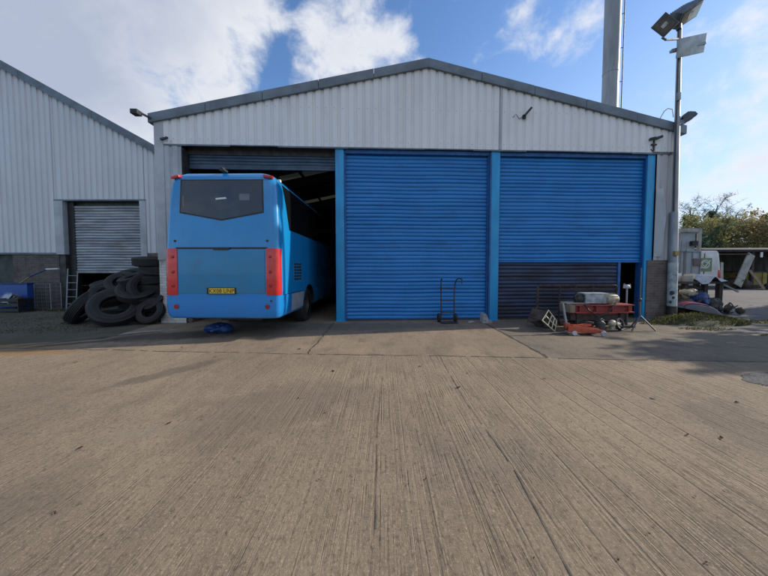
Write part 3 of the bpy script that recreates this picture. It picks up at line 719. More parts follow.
# number plate
b = on_rear([(-.315, 1.125), (.305, 1.125), (.305, .985), (-.315, .985)], .032, .02); pl = b.build('number_plate', M['black'], B, bevel=.003)
on_rear([(-.27, 1.112), (.28, 1.112), (.28, 1.0), (-.27, 1.0)], .0345, .004).build('plate_face', M['yellow_plate'], pl)
cu = bpy.data.curves.new('t', 'FONT'); cu.body = 'KX08 UNP'; cu.size = .125; cu.align_x = 'CENTER'; cu.extrude = .001; cu.space_character = 1.02
to = bpy.data.objects.new('t', cu); COL.objects.link(to); dg = bpy.context.evaluated_depsgraph_get(); dg.update()
tm = bpy.data.meshes.new_from_object(to.evaluated_get(dg)); bpy.data.objects.remove(to)
tm.materials.clear(); tm.materials.append(M['black'])
tt = bpy.data.objects.new('plate_lettering', tm); COL.objects.link(tt); tt.parent = pl; tt.location = (.005, ryz(1.05) - .0365, 1.012); tt.rotation_euler = (R(90), 0, 0); tt.scale = (.92, 1, 1)
# roof corner marker lamps, rear camera
for sg in (-1, 1):
    b = MB().box(-.10, .10, -.05, .06, -.028, .028); o = b.build('marker_lamp', M['red_lens'], B, bevel=.014); o.location = (sg * .99, .11, 3.49); o.rotation_euler = (R(10), sg * R(8), sg * R(8))
b = MB().ball((0, .12, 3.675), (.035, .045, .03)); b.bar((-.02, .12, 3.665), (.06, .08, 3.65), .035, .035); b.box(-.05, .05, .08, .25, 3.62, 3.66); b.build('reversing_camera', M['black'], B, smooth=40)
MB().box(1.07, 1.13, .42, .5, 3.47, 3.53).build('side_marker', M['white_lens'], B, bevel=.015)
# side glazing on both sides
def wz_at(z):
    for k in range(len(levels) - 1):
        if levels[k][0] <= z <= levels[k + 1][0]:
            t = (z - levels[k][0]) / (levels[k + 1][0] - levels[k][0]); return levels[k][1] * (1 - t) + levels[k + 1][1] * t
    return 1.1
def side_poly(poly, out, th, sg):
    def wz(z):
        for k in range(len(levels) - 1):
            if levels[k][0] <= z <= levels[k + 1][0]:
                t = (z - levels[k][0]) / (levels[k + 1][0] - levels[k][0]); return levels[k][1] * (1 - t) + levels[k + 1][1] * t
        return 1.1
    # poly in (y, z)
    return MB().prism(poly, 0, 1, f=lambda y, q, z: (sg * (wz(z) + out - q * th), y, z))
for sg in (-1, 1):
    b = MB(); rows = []
    for k in range(13):
        z = 2.44 + (3.435 - 2.44) * k / 12; ya = .74 - .22 * k / 12
        rows.append(((ya, z), (11.4, z)))
    for q in range(12):
        side_b = [rows[q][0], rows[q][1], rows[q + 1][1], rows[q + 1][0]]
        vs = []
        for y, z in side_b:
            w = wz_at(z); vs.append((sg * (w + .007), y, z))
        b.add(vs, [(0, 1, 2, 3)])
    b.build('side_window', M['glass_side'], B, fix='weld', smooth=60)
    gr = side_poly([(.95, 1.70), (1.62, 1.70), (1.62, 1.2), (.95, 1.2)], .003, .02, sg).build('vent_grille', M['bus_panel'], B)
    b = MB()
    for i in range(6):
        for c in range(3):
            z = 1.25 + i * .075; y = 1.0 + c * .2; b.add([(sg * 1.2345, y, z), (sg * 1.2345, y + .16, z), (sg * 1.2345, y + .16, z + .045), (sg * 1.2345, y, z + .045)], [(0, 1, 2, 3)])
    b.build('louvre', M['black'], gr)
    side_poly([(.78, .93), (1.78, .93), (1.76, .7), (1.75, .52), (.78, .52)], .008, .03, sg).build('side_skirt', M['bus_skirt'], B, bevel=.004)
    side_poly([(.32, .955), (1.8, .955), (1.8, .94), (.32, .94)], .009, .02, sg).build('panel_gap', M['black'], B)
    side_poly([(3.0, .93), (8.5, .93), (8.5, .52), (3.2, .52)], .006, .03, sg).build('side_skirt', M['bus'], B, bevel=.004)
# wheels, underbody
wheel = None
for y in (2.35, 9.1):
    for sg in (-1, 1):
        T = Matrix.Translation((sg * 1.02, y, .50)) @ Euler((0, R(90), 0)).to_matrix().to_4x4()
        wh = MB().lathe([(.3, -.14), (.42, -.15), (.48, -.13), (.5, -.09), (.5, .09), (.48, .13), (.42, .15), (.3, .14)], 32, T=T).build('wheel', M['rubber'], B, smooth=40)
        MB().lathe([(0, .04 * sg), (.1, .09 * sg), (.14, .03 * sg), (.26, -.02 * sg), (.29, .09 * sg), (.31, .11 * sg), (.31, -.1 * sg)], 24, T=T).build('rim', M['steel_dark'], wh, smooth=40)
b = MB(); b.box(-.9, .9, .35, 11.6, .40, .47); b.tube([(-1.0, 2.35, .5), (1.0, 2.35, .5)], .09); b.tube([(-1.0, 9.1, .5), (1.0, 9.1, .5)], .07); b.ball((0, 2.35, .5), .2); b.box(-.5, .5, .8, 1.8, .28, .42)
b.build('chassis', M['black'], B)
MB().tube([(-.72, .7, .4), (-.72, .15, .41), (-.72, .02, .42)], .05, 10).build('exhaust_pipe', M['rust'], B)

# blue sack lying under the tail
b = MB(); b.ball((0, 0, .12), (.26, .2, .12), 26, 14, jit=.13); b.ball((.22, -.08, .11), (.14, .15, .11), 12, 7, jit=.1); b.ball((-.25, .04, .09), (.14, .13, .09), 12, 7, jit=.1)
tag(b.build('plastic_sack', M['blue_plastic'], loc=(-3.95, 6.85, 0), smooth=18), 'crumpled dark blue plastic sack on the ground under the coach tail', 'sack')

# ------------------------------------------------------------------ tyres
def make_tyre(name, label, Ro=.52, Ri=.285, w=.27, tread='rib'):
    t = thing(name, label, 'tyre', group='old tyres heaped beside the coach')
    h = w / 2; b = MB()
    outer = [(Ri, -h * .62), (Ri + .02, -h * .8), (Ri + .07, -h * .98), (Ri + (Ro - Ri) * .38, -h * 1.0), (Ri + (Ro - Ri) * .42, -h * 1.06), (Ri + (Ro - Ri) * .46, -h * 1.01), (Ri + (Ro - Ri) * .66, -h * 1.05), (Ri + (Ro - Ri) * .69, -h * 1.0), (Ri + (Ro - Ri) * .74, -h * 1.03), (Ro - .05, -h * .95), (Ro - .012, -h * .78)]
    n = 5; rib = []
    for i in range(n):
        a = -h * .76 + 1.52 * h * i / n; c = -h * .76 + 1.52 * h * (i + 1) / n
        rib += [(Ro, a + .004), (Ro, c - .012), (Ro - .016, c - .010), (Ro - .016, c)] if i < n - 1 else [(Ro, a + .004), (Ro, c)]
    prof = outer + rib + [(r, -z) for r, z in reversed(outer)] + [(Ri + .02, h * .45), (Ro - .05, h * .75), (Ro - .035, 0), (Ro - .05, -h * .75), (Ri + .02, -h * .45)]
    b.lathe(prof, 48, closed=True); b.build('carcass', M['rubber'], t, smooth=32)
    MB().lathe([(Ri - .004, -h * .63), (Ri + .022, -h * .83), (Ri + .03, -h * .83), (Ri + .03, -h * .5), (Ri - .004, -h * .4)], 40, closed=True).build('bead', M['bead'], t, smooth=40)
    MB().lathe([(Ri - .004, h * .63), (Ri + .022, h * .83), (Ri + .03, h * .83), (Ri + .03, h * .5), (Ri - .004, h * .4)], 40, closed=True).build('bead', M['bead'], t, smooth=40)
    return t
M['bead'] = mat('bead_rubber', (.055, .053, .05), (.035, .034, .033), 5, .65, 0, .1, 40)
ty = make_tyre('tyre', '')
def axis_rot(a, spin=0): return (Vector(a).normalized().to_track_quat('Z', 'Y') @ Quaternion((0, 0, 1), spin)).to_euler()
first = [True]
def put_tyre(loc, a, label, sc=1):
    if first[0]:
        first[0] = False; o = ty; o.location = loc; o.rotation_euler = axis_rot(a, rng.uniform(0, 6)); o['label'] = label
    else: o = dup(ty, loc, axis_rot(a, rng.uniform(0, 6)), label)
    o.scale = (sc,) * 3
put_tyre((-7.35, 7.86, .49), (.42, -.62, .66), 'largest tyre at the front of the heap, tilted back with its hole facing the yard', 1.12)
put_tyre((-8.52, 8.15, .45), (-.80, -.34, .58), 'tyre leaning at the left end of the heap with its tread to the yard', 1.0)
put_tyre((-6.52, 8.0, .36), (.05, -.85, .40), 'smaller tyre leaning upright beside the coach corner', .70)
put_tyre((-8.28, 8.62, 1.04), (.05, -.28, .95), 'small tyre lying nearly flat on top of the heap at its left', .74)
put_tyre((-7.72, 8.5, 1.12), (.28, -.62, .72), 'small tyre tilted on top of the heap in front of the half open shutter', .78)
put_tyre((-7.66, 9.0, 1.36), (.1, -.15, 1), 'tyre lying flat at the back of the heap, highest in its middle', .85)
for i, (x, y, z) in enumerate(((-8.1, 8.65, .15), (-7.55, 8.85, .45), (-8.0, 8.75, .75), (-7.3, 8.6, .76), (-7.35, 8.75, .15), (-7.5, 8.95, 1.06))):
    put_tyre((x, y, z), (rng.uniform(-.1, .1), rng.uniform(-.1, .1), 1), 'tyre lying flat inside the heap, half hidden under other tyres', .95)
put_tyre((-7.95, 8.30, .80), (.35, -.55, .75), 'tyre slanting in the heap just above the left leaning tyre', .86)
put_tyre((-7.05, 8.22, .92), (.25, -.50, .80), 'tyre slanting in the heap directly above the largest tyre', .92)
put_tyre((-6.62, 8.28, .72), (-.2, -.75, .5), 'tyre wedged between the largest tyre and the tall stack', .82)
put_tyre((-7.30, 8.40, 1.26), (-.15, -.35, .9), 'small tyre lying tilted on the heap beside the tall stack', .72)
names = ['bottom', 'second', 'third', 'fourth', 'fifth', 'sixth', 'topmost']
for i in range(7):
    put_tyre((-6.84 + rng.uniform(-.11, .11), 8.62 + rng.uniform(-.06, .06), .15 + i * .268), (rng.uniform(-.12, .12), rng.uniform(-.12, .05), 1),
             '%s tyre %sin the tall stack against the white brick pier' % (names[i], 'from the bottom ' if 0 < i < 6 else ''), .95)
put_tyre((-6.80, 8.25, .98), (.75, -.55, .35), 'tyre leaning on the tall stack above the smaller upright tyre', .86)

# ------------------------------------------------------------------ things by the left warehouse
t = thing('storage_bin', 'blue storage bin with a pale cloud print at the left edge of the yard', 'bin', (-13.55, 10.35, 0), R(6))
MB().box(-.85, .62, 0, .22, .12, .98).build('body', M['blue_print'], t, bevel=.02)
MB().box(-.87, .64, -.02, .24, .98, 1.03).build('lid', M['blue_plastic'], t, bevel=.012)
MB().box(-.8, -.6, .02, .2, 0, .12).build('foot', M['black'], t); MB().box(.35, .55, .02, .2, 0, .12).build('foot', M['black'], t)
t = thing('open_crate', 'black open crate of scrap standing before the blue bin', 'crate', (-13.2, 10.05, 0), R(-4))
b = MB()
for z in (.05, .22, .39): b.box(-.42, .42, -.02, 0, z, z + .1); b.box(-.42, .42, .4, .42, z, z + .1); b.box(-.44, -.42, -.02, .42, z, z + .1); b.box(.42, .44, -.02, .42, z, z + .1)
for x in (-.42, .38):
    for y in (0, .36): b.box(x, x + .04, y, y + .04, 0, .5)
b.build('slatted_sides', M['black'], t)
b = MB(); b.ball((.1, .2, .36), (.25, .16, .2), jit=.2); b.tube([(-.4, .3, .4), (.1, .1, .62), (.3, .2, .5)], .03); b.build('scrap', M['rust'], t)
t = thing('wire_cage', 'rusty wire mesh cage standing against the grey brick plinth', 'cage', (-12.95, 10.75, 0))
b = MB()
for i in range(7):
    x = -.55 + i * .17; b.tube([(x, 0, 0), (x, 0, .98)], .006, 4); b.tube([(x, .35, 0), (x, .35, .98)], .006, 4)
for i in range(8):
    z = .03 + i * .135; b.tube([(-.55, 0, z), (.47, 0, z), (.47, .35, z), (-.55, .35, z), (-.55, 0, z)], .006, 4)
b.build('mesh', M['galv'], t)
b = MB()
for x in (-.55, .47):
    for y in (0, .35): b.tube([(x, y, 0), (x, y, 1.0)], .014, 6)
b.build('frame', M['galv'], t)
t = thing('wash_brush', 'long blue and yellow handled wash brush leaning over the blue bin', 'brush')
MB().tube([(-13.25, 10.42, .98), (-12.95, 10.52, 1.25)], .022, 8).build('grip', M['yellow'], t)
MB().tube([(-12.95, 10.52, 1.25), (-12.5, 10.68, 1.52)], .022, 8).build('handle', M['blue_plastic'], t)
MB().bar((-12.5, 10.68, 1.53), (-12.12, 10.75, 1.55), .09, .05).build('head', M['white'], t, bevel=.01)
t = thing('ladder', 'short galvanised ladder standing in the dark opening of the grey warehouse', 'ladder', (-12.02, 11.0, 0))
MB().tube([(-.17, 0, 0), (-.17, .12, 1.55)], .022, 6).build('rail', M['galv'], t); MB().tube([(.2, 0, 0), (.2, .12, 1.4)], .018, 6).build('rail', M['galv'], t)
for i in range(5): MB().tube([(-.17, .02 + i * .02, .2 + i * .27), (.2, .02 + i * .02, .2 + i * .27)], .014, 6).build('rung', M['galv'], t)
t = thing('fuel_can', 'small red fuel can in the dark warehouse opening behind the tyres', 'can', (-11.15, 11.2, 0), .3)
MB().box(-.17, .17, -.09, .09, .0, .42).build('body', M['rust_red'], t, bevel=.03); MB().tube([(-.1, 0, .42), (-.1, 0, .5), (.1, 0, .5), (.1, 0, .42)], .018, 6).build('handle', M['rust_red'], t)

# ------------------------------------------------------------------ things along the doors
t = thing('sack_truck', 'black steel sack truck standing upright against the middle blue shutter', 'sack truck', (1.83, 8.22, 0), R(2.5))
for sx, bend in ((-.19, 0), (.19, 1)):
    P = [(sx, 0, .1), (sx, .03, .7), (sx + .02 * bend, .05, 1.05), (sx + .05 * bend, .03, 1.2), (sx + .09 * bend, -.06, 1.27)] + ([(sx + .17, -.14, 1.24), (sx + .16, -.15, 1.12)] if bend else [])
    MB().tube(P, .019, 8).build('upright', M['steel_dark'], t, smooth=40)
b = MB()
for z in (.28, .62, .98): b.tube([(-.19, .02, z), (.19, .02, z)], .014, 6)
b.build('crossbar', M['steel_dark'], t)
MB().box(-.24, .24, -.26, 0, .02, .032).build('toe_plate', M['steel_dark'], t)
for sx in (-.24, .24):
    T = Matrix.Translation((sx, .06, .125)) @ Euler((0, R(90), 0)).to_matrix().to_4x4()
    wh = MB().lathe([(.06, -.03), (.11, -.035), (.125, -.02), (.125, .02), (.11, .035), (.06, .03)], 20, T=T, closed=True).build('wheel', M['rubber'], t, smooth=40)
    MB().lathe([(0, -.02), (.062, -.02), (.062, .02), (0, .02)], 14, T=T).build('hub', M['rust'], wh)
b = MB(); b.prism([(-.15, 0), (.15, 0), (.13, .07), (.02, .11), (-.04, .25), (-.1, .3), (-.14, .2)], -.1, .1)
tag(b.build('concrete_block', M['concrete_block'], bevel=.02, loc=(2.90, 8.12, 0), rot=(0, 0, .2)), 'broken grey concrete block at the foot of the blue post', 'block')
tag(MB().ball((0, 0, .03), (.1, .06, .035), jit=.15).build('stone', M['concrete_block'], loc=(2.48, 8.08, 0)), 'small pale stone by the bottom of the middle shutter', 'stone')

def scrap(name, label, cat, loc, m_, seed, n=5, s=.2):
    r = random.Random(seed); q = thing(name, label, cat, loc, r.uniform(-.5, .5)); b = MB()
    for k in range(n): b.ball((r.uniform(-s, s), r.uniform(-s, s), s * r.uniform(.35, 1.3)), (s * r.uniform(.35, .7),) * 3, 9, 6, jit=.12)
    b.build('casing', M[m_], q, smooth=35); b = MB()
    for k in range(5): p = Vector((r.uniform(-s, s), r.uniform(-s, s), s * r.uniform(.1, 1.2))); b.tube([p, p + Vector((r.uniform(-s, s), r.uniform(-s, s), r.uniform(0, s)))], s * .1, 6)
    build_each(b, 'pipe', M['steel_dark'], q); return q

# red steel bench with two beams
t = thing('steel_bench', 'red oxide steel bench of two stacked beams standing before the right shutter', 'bench', (5.5, 7.3, 0), R(2))
def channel(b, x0, x1, y0, y1, z0, z1, th=.022):
    b.box(x0, x1, y0, y0 + th, z0, z1); b.box(x0, x1, y0 + th, y1, z1 - th, z1); b.box(x0, x1, y0 + th, y1, z0, z0 + th)
    for x in (x0 + .04, (x0 + x1) / 2, x1 - .06): b.box(x, x + .02, y0 + th, y1 - .02, z0 + th, z1 - th)
def ibeam(b, x0, x1, y0, y1, z0, z1):
    b.box(x0, x1, y0, y1, z1 - .03, z1); b.box(x0, x1, y0, y1, z0, z0 + .03); b.box(x0, x1, y0 + .07, y0 + .09, z0 + .03, z1 - .03)
    for k in range(4): x = x0 + .12 + (x1 - x0 - .26) * k / 3; b.box(x, x + .02, y0 + .01, y0 + .07, z0 + .03, z1 - .03)
b = MB(); ibeam(b, -.72, .80, -.12, .3, .42, .63); b.build('upper_beam', M['rust_red'], t)
b = MB()
for x in (-.6, -.2, .2, .62):
    for z in (.48, .57): b.lathe([(0, .02), (.018, .016), (.02, 0)], 6, T=Matrix.Translation((x, -.05, z)) @ Euler((R(90), 0, 0)).to_matrix().to_4x4())
tag(b.build('bolt', M['rust'], t), kind='stuff')
MB().tube([(-.5, -.13, .64), (-.42, -.17, .5), (-.2, -.18, .34), (.05, -.17, .42), (.2, -.15, .58), (.32, -.1, .65)], .016, 8).build('hydraulic_hose', M['black'], t, smooth=50)
b = MB(); channel(b, -.76, .66, .0, .3, .22, .36); b.build('lower_beam', M['rust'], t, bevel=.006)
MB().box(-.7, .6, .02, .28, .36, .40).build('shelf', M['rust_red'], t)
MB().box(-.86, -.725, -.12, .3, .43, .62).build('timber_end', M['timber'], t, bevel=.01)
for x in (-.62, .5):
    MB().box(x, x + .1, -.04, .04, 0, .40).build('leg', M['rust'], t); MB().box(x, x + .1, .2, .28, 0, .40).build('leg', M['rust'], t)
for x in (-.79, .62): MB().box(x, x + .04, -.02, .02, .36, .4).build('spacer', M['rust'], t)
# on the bench
t = thing('engine_casting', 'bright ribbed aluminium engine casting on top of the red steel bench', 'casting', (5.36, 7.4, .63), R(-6))
MB().box(-.22, .26, -.13, .13, .02, .25).build('block', M['alu'], t, bevel=.015)
b = MB()
for i in range(6): b.box(-.24 + .0, .28, -.145, .145, .035 + i * .035, .047 + i * .035)
b.build('fins', M['alu'], t)
MB().box(-.27, .31, -.15, .15, .25, .285).build('cover', M['alu'], t, bevel=.008)
b = MB(); b.ball((-.33, -.02, .13), (.12, .13, .13), jit=.08); b.tube([(-.4, -.08, .05), (-.47, -.1, .2), (-.38, -.05, .27)], .03); b.build('manifold', M['steel_dark'], t, smooth=50)
t = thing('electric_motor', 'dirty cream electric motor lying at the right of the aluminium casting', 'motor', (5.82, 7.36, .63), R(12))
T = Matrix.Translation((0, 0, .13)) @ Euler((0, R(90), 0)).to_matrix().to_4x4()
b = MB(); b.lathe([(0, -.17), (.07, -.17), (.11, -.13), (.125, -.1), (.125, .1), (.11, .14), (.05, .17), (0, .17)], 20, T=T); b.build('housing', M['beige'], t, smooth=35)
b = MB()
for i in range(10):
    a = 2 * math.pi * i / 10; b.bar((-.1, .128 * math.cos(a), .13 + .128 * math.sin(a)), (.1, .128 * math.cos(a), .13 + .128 * math.sin(a)), .012, .02)
b.build('cooling_fin', M['beige'], t); MB().box(-.1, .1, -.12, .12, 0, .025).build('foot', M['beige'], t); MB().tube([(.15, 0, .13), (.24, 0, .13)], .02).build('shaft', M['steel_dark'], t)
t = tag(MB().box(-.3, .3, -.13, .13, 0, .035).build('board', M['board'], bevel=.005, loc=(4.93, 7.42, .634), rot=(0, 0, .05)), 'flat pale board on the left end of the red steel bench', 'board')
t = thing('pulley_wheel', 'pulley and white pump body lying under the front of the red bench', 'pulley', (5.72, 7.12, 0), R(10))
T = Matrix.Translation((.12, -.04, .16)) @ Euler((R(72), 0, R(12))).to_matrix().to_4x4()
MB().lathe([(.11, -.03), (.15, -.04), (.15, -.02), (.135, 0), (.15, .02), (.15, .04), (.11, .03)], 28, T=T, closed=True).build('rim', M['steel_dark'], t, smooth=40)
b = MB()
for i in range(6):
    a = math.pi * i / 3; p = [T @ Vector((r * math.cos(a + k), r * math.sin(a + k), 0)) for r, k in ((.02, 0), (.07, .25), (.115, .3))]; b.tube(p, .012, 5)
b.build('spoke', M['galv'], t)
b = MB(); b.lathe([(0, -.09), (.05, -.09), (.075, -.05), (.08, .03), (.06, .07), (.03, .1), (0, .1)], 14, T=Matrix.Translation((-.12, -.06, .19)) @ Euler((0, R(70), R(20))).to_matrix().to_4x4()); b.box(-.17, -.07, -.1, -.02, .05, .15); b.tube([(-.12, -.06, .19), (-.02, -.05, .17), (.1, -.04, .16)], .045); b.build('pump_body', M['beige'], t, smooth=40)
scrap('scrap_starter', 'small black motor lying under the left end of the red bench', 'motor', (5.0, 7.22, 0), 'steel_dark', 6, 6, .14)
scrap('brake_drum', 'rusty brake parts heaped beside the tipped chair frame', 'scrap', (4.25, 7.55, 0), 'rust', 7, 8, .2)
t = thing('oil_can', 'squat dark oil can between the trolley jack and the pulley', 'can', (5.3, 7.0, 0), .4)
MB().lathe([(0, 0), (.1, 0), (.1, .2), (.06, .25), (.025, .27), (.025, .3), (0, .3)], 16).build('body', M['steel_dark'], t, smooth=35); MB().tube([(.08, 0, .22), (.13, 0, .27), (.05, 0, .31), (.0, 0, .29)], .008, 5).build('handle', M['galv'], t)
# tubular rack behind
t = thing('tubular_rack', 'dark rusty tubular rack standing against the grimy lower shutter', 'rack', (5.4, 8.05, 0), R(2.4))
MB().tube([(-1.12, 0, 0), (-1.12, 0, 1.02), (-1.08, 0, 1.07), (1.12, 0, 1.07), (1.16, 0, 1.02), (1.16, 0, 0)], .03, 8).build('frame', M['rust'], t, smooth=40)
MB().tube([(-1.12, .0, .96), (1.16, 0, .98)], .02, 6).build('rail', M['rust'], t)
for x in (-.5, -.05, .45): MB().tube([(x, 0, .0), (x + .02, 0, 1.07)], .022, 6).build('upright', M['rust'], t)
MB().tube([(-1.12, 0, .3), (1.16, 0, .3)], .02, 6).build('rail', M['rust'], t)
MB().box(-1.2, -1.05, -.3, .25, 0, .05).build('foot', M['rust'], t); MB().box(1.08, 1.24, -.3, .12, 0, .05).build('foot', M['rust'], t)
# tipped chair frame
t = thing('chair_frame', 'cream metal chair frame tipped on its side at the left of the red bench', 'chair frame', (4.02, 6.98, 0))
A_ = Vector((3.86 - 4.02, 0, .27)); Bt = Vector((4.14 - 4.02, -.06, .012)); C_ = Vector((4.27 - 4.02, .10, .24)); D_ = Vector((4.10 - 4.02, .16, .50))
MB().tube([A_, Bt, C_, D_, A_], .014, 8).build('seat_frame', M['cream'], t)
b = MB(); b.tube([A_.lerp(Bt, .45), D_.lerp(C_, .45)], .011, 6); b.tube([A_.lerp(D_, .5), Bt.lerp(C_, .5)], .011, 6); b.tube([A_.lerp(Bt, .75), D_.lerp(C_, .75)], .011, 6); b.build('cross_rail', M['cream'], t)
b = MB()
for P in (A_, D_): b.tube([P, P + Vector((-.14, .28, .05))], .013, 6)
b.tube([A_ + Vector((-.14, .28, .05)), D_ + Vector((-.14, .28, .05))], .013, 6); b.build('leg', M['rust'], t)
q = [A_ + Vector((-.02, .03, 0)), A_.lerp(D_, .9) + Vector((-.02, .03, 0)), A_.lerp(D_, .9) + Vector((-.22, .32, .02)), A_ + Vector((-.22, .30, -.1))]
MB().add(q + [p + Vector((0, .03, 0)) for p in q], [(0, 1, 2, 3), (7, 6, 5, 4), (0, 4, 5, 1), (1, 5, 6, 2), (2, 6, 7, 3), (3, 7, 4, 0)]).build('back_panel', M['rust'], t)
# trolley jack
t = thing('trolley_jack', 'orange red trolley jack with pale wheels parked in front of the steel bench', 'trolley jack', (4.68, 6.66, 0), R(-8))
b = MB()
for y in (-.13, .1):
    b.prism([(-.42, .07), (-.40, .19), (-.15, .21), (.05, .16), (.36, .13), (.38, .07), (.1, .055)], y, y + .03)
b.box(-.4, -.1, -.1, .1, .14, .18); b.box(.05, .3, -.1, .1, .085, .11); b.build('chassis', M['orange'], t, bevel=.006)
MB().bar((-.28, 0, .17), (.12, 0, .235), .09, .06).build('lift_arm', M['orange'], t, bevel=.008)
MB().lathe([(0, 0), (.035, 0), (.06, .02), (.06, .05), (0, .045)], 14, T=Matrix.Translation((.12, 0, .25))).build('saddle', M['steel_dark'], t)
MB().tube([(-.38, 0, .16), (-.42, .03, .4), (-.47, .05, .72)], .026, 8).build('handle', M['galv'], t)
MB().box(-.44, -.34, -.05, .05, .13, .26).build('handle_socket', M['orange'], t, bevel=.008)
for x, y, r in ((-.3, -.17, .055), (-.3, .16, .055), (.31, -.17, .06), (.31, .16, .06)):
    T = Matrix.Translation((x, y, r)) @ Euler((R(90), 0, 0)).to_matrix().to_4x4()
    MB().lathe([(0, -.025), (r * .4, -.028), (r * .5, -.02), (r * .9, -.025), (r, -.015), (r, .015), (r * .9, .025), (0, .025)], 18, T=T).build('wheel', M['alu'], t, smooth=35)
# tripod stand
t = thing('tripod_stand', 'thin grey steel tripod stand just right of the red bench', 'stand', (6.33, 7.08, 0))
MB().tube([(0, 0, .32), (.0, .02, .75)], .026, 8).build('post', M['lamp_body'], t); MB().tube([(.0, .02, .75), (.02, .04, 1.55)], .017, 8).build('post', M['lamp_body'], t)
MB().ball((0, .02, .76), (.045, .045, .05)).build('clamp', M['steel_dark'], t)
for a in (-.25, .55, 2.0, 3.4):
    pass
for dx, dy in ((-.27, -.1), (.29, -.12), (.03, .3)): MB().tube([(0, 0, .38), (dx * .5, dy * .5, .2), (dx, dy, .015)], .017, 6).build('leg', M['lamp_body'], t)
# jack stand with pale head
t = thing('prop_stand', 'dark screw prop with a pale forked head behind the right end of the bench', 'stand', (6.38, 7.55, 0))
MB().tube([(0, 0, .05), (0, 0, .62)], .04, 10).build('tube', M['steel_dark'], t); MB().tube([(0, 0, .62), (0, 0, 1.03)], .02, 8).build('screw', M['galv'], t)
b = MB(); b.ball((0, 0, 1.06), (.075, .06, .06)); b.tube([(-.08, 0, 1.02), (-.07, 0, 1.14)], .02, 6); b.tube([(.08, 0, 1.02), (.07, 0, 1.13)], .02, 6); b.build('head', M['alu'], t, smooth=40)
MB().box(-.14, .14, -.14, .14, 0, .05).build('base', M['steel_dark'], t)
# car spring-like scrap coil hub on floor behind jack
t = thing('axle_beam', 'dark rusty axle beam lying on the ground under the red bench', 'axle', (5.3, 7.5, 0))
MB().tube([(-.7, 0, .1), (.65, .05, .1)], .06, 10).build('beam', M['rust'], t); MB().ball((.1, .02, .13), (.15, .13, .13)).build('housing', M['rust'], t, smooth=40)

# ------------------------------------------------------------------ floodlight pole
t = thing('floodlight_pole', 'tall galvanised floodlight pole with three floodlights at the right corner of the workshop', 'lamp post', (8.66, 8.62, 0))
t.rotation_euler = (0, R(-1.1), 0)
MB().tube([(0, 0, 0), (0, 0, 3.2), (.03, 0, 3.25), (.03, 0, 8.75)], [.115, .105, .075, .05], 16).build('pole', M['galv'], t, smooth=40)
MB().lathe([(.117, 0), (.121, 0), (.121, .42), (.117, .42)], 16, closed=True).build('dark_base_band', M['steel_dark'], t, smooth=40)
MB().lathe([(.114, .43), (.1165, .43), (.1145, 1.72), (.112, 1.72)], 16, closed=True).build('pale_painted_band', mat('flaking_pale_paint', (.42, .46, .46), (.32, .36, .37), 4, .6, 0, .2, 30, dirt=(.10, .11, .1), dscale=4, damt=.8), t, smooth=40)
b = MB()
for x, z, s in ((.0, .82, .05), (.03, .68, .04), (-.04, .55, .03)): b.ball((x - .08, -.08, z), (s, s, s * 1.3), 7, 5, jit=.2)
b.build('dark_patch', M['steel_dark'], t)
MB().box(-.10, .02, -.17, -.09, 1.92, 2.06).build('switch_box', M['yellow'], t, bevel=.01)
MB().tube([(-.06, -.06, 2.1), (-.07, -.05, 4), (-.05, -.05, 6.3), (-.03, -.04, 8.6)], .013, 6).build('cable', M['black'], t)
MB().box(-.06, .02, -.1, -.05, 6.4, 6.62).build('junction_box', M['galv'], t, bevel=.01)
def flood(name, w, h, d, loc, aim, roll, lens=True, body='lamp_body', lm='lamp_glass'):
    """floodlight head; aim = direction of the glass"""
    q = Vector(aim).normalized().to_track_quat('-Y', 'Z') @ Quaternion((0, 1, 0), roll)
    b = MB(); hw, hh = w / 2, h / 2
    b.add([(-hw, -d / 2, -hh), (hw, -d / 2, -hh), (hw, -d / 2, hh), (-hw, -d / 2, hh), (-hw * .72, d / 2, -hh * .6), (hw * .72, d / 2, -hh * .6), (hw * .72, d / 2, hh * .6), (-hw * .72, d / 2, hh * .6),
           (-hw, 0, -hh), (hw, 0, -hh), (hw, 0, hh), (-hw, 0, hh)],
          [(0, 1, 2, 3), (7, 6, 5, 4), (0, 8, 9, 1), (1, 9, 10, 2), (2, 10, 11, 3), (3, 11, 8, 0), (8, 4, 5, 9), (9, 5, 6, 10), (10, 6, 7, 11), (11, 7, 4, 8)])
    for i in range(7):
        x = -hw * .6 + hw * 1.2 * i / 6; b.box(x - .006, x + .006, d * .3, d * .62, -hh * .5, hh * .5)
    o = b.build(name, M[body], t, bevel=.012); o.location = loc; o.rotation_mode = 'QUATERNION'; o.rotation_quaternion = q
    if lens:
        MB().box(-hw * .84, hw * .84, -d / 2 - .012, -d / 2 + .005, -hh * .80, hh * .80).build('lamp_glass', M[lm], o, bevel=.004)
        MB().box(-hw * .2, hw * .2, -d / 2 - .02, -d / 2 - .013, -hh * .35, hh * .35).build('reflector', M['alu'], o)
    return o
flood('floodlight', .46, .38, .34, (-.50, -.1, 8.48), (-.6, -.62, -.45), R(54))
flood('floodlight', .74, .38, .36, (.12, .0, 8.86), (.45, -.6, -.66), R(-45))
flood('floodlight', .86, .46, .10, (.20, -.14, 7.86), (.16, -.94, -.30), R(-14), False, 'lamp_plate')
flood('floodlight', .46, .28, .2, (.38, .05, 5.98), (.55, -.2, -.85), R(-20))
MB().bar((-.02, 0, 5.85), (.22, .04, 5.95), .06, .06).build('bracket', M['lamp_body'], t)
b = MB(); b.tube([(-.38, -.0, 8.55), (.02, 0, 8.65), (.2, .05, 8.8)], .035, 8); b.tube([(-.03, -.04, 8.4), (.05, .03, 8.78)], .06, 8); b.build('bracket', M['lamp_body'], t)
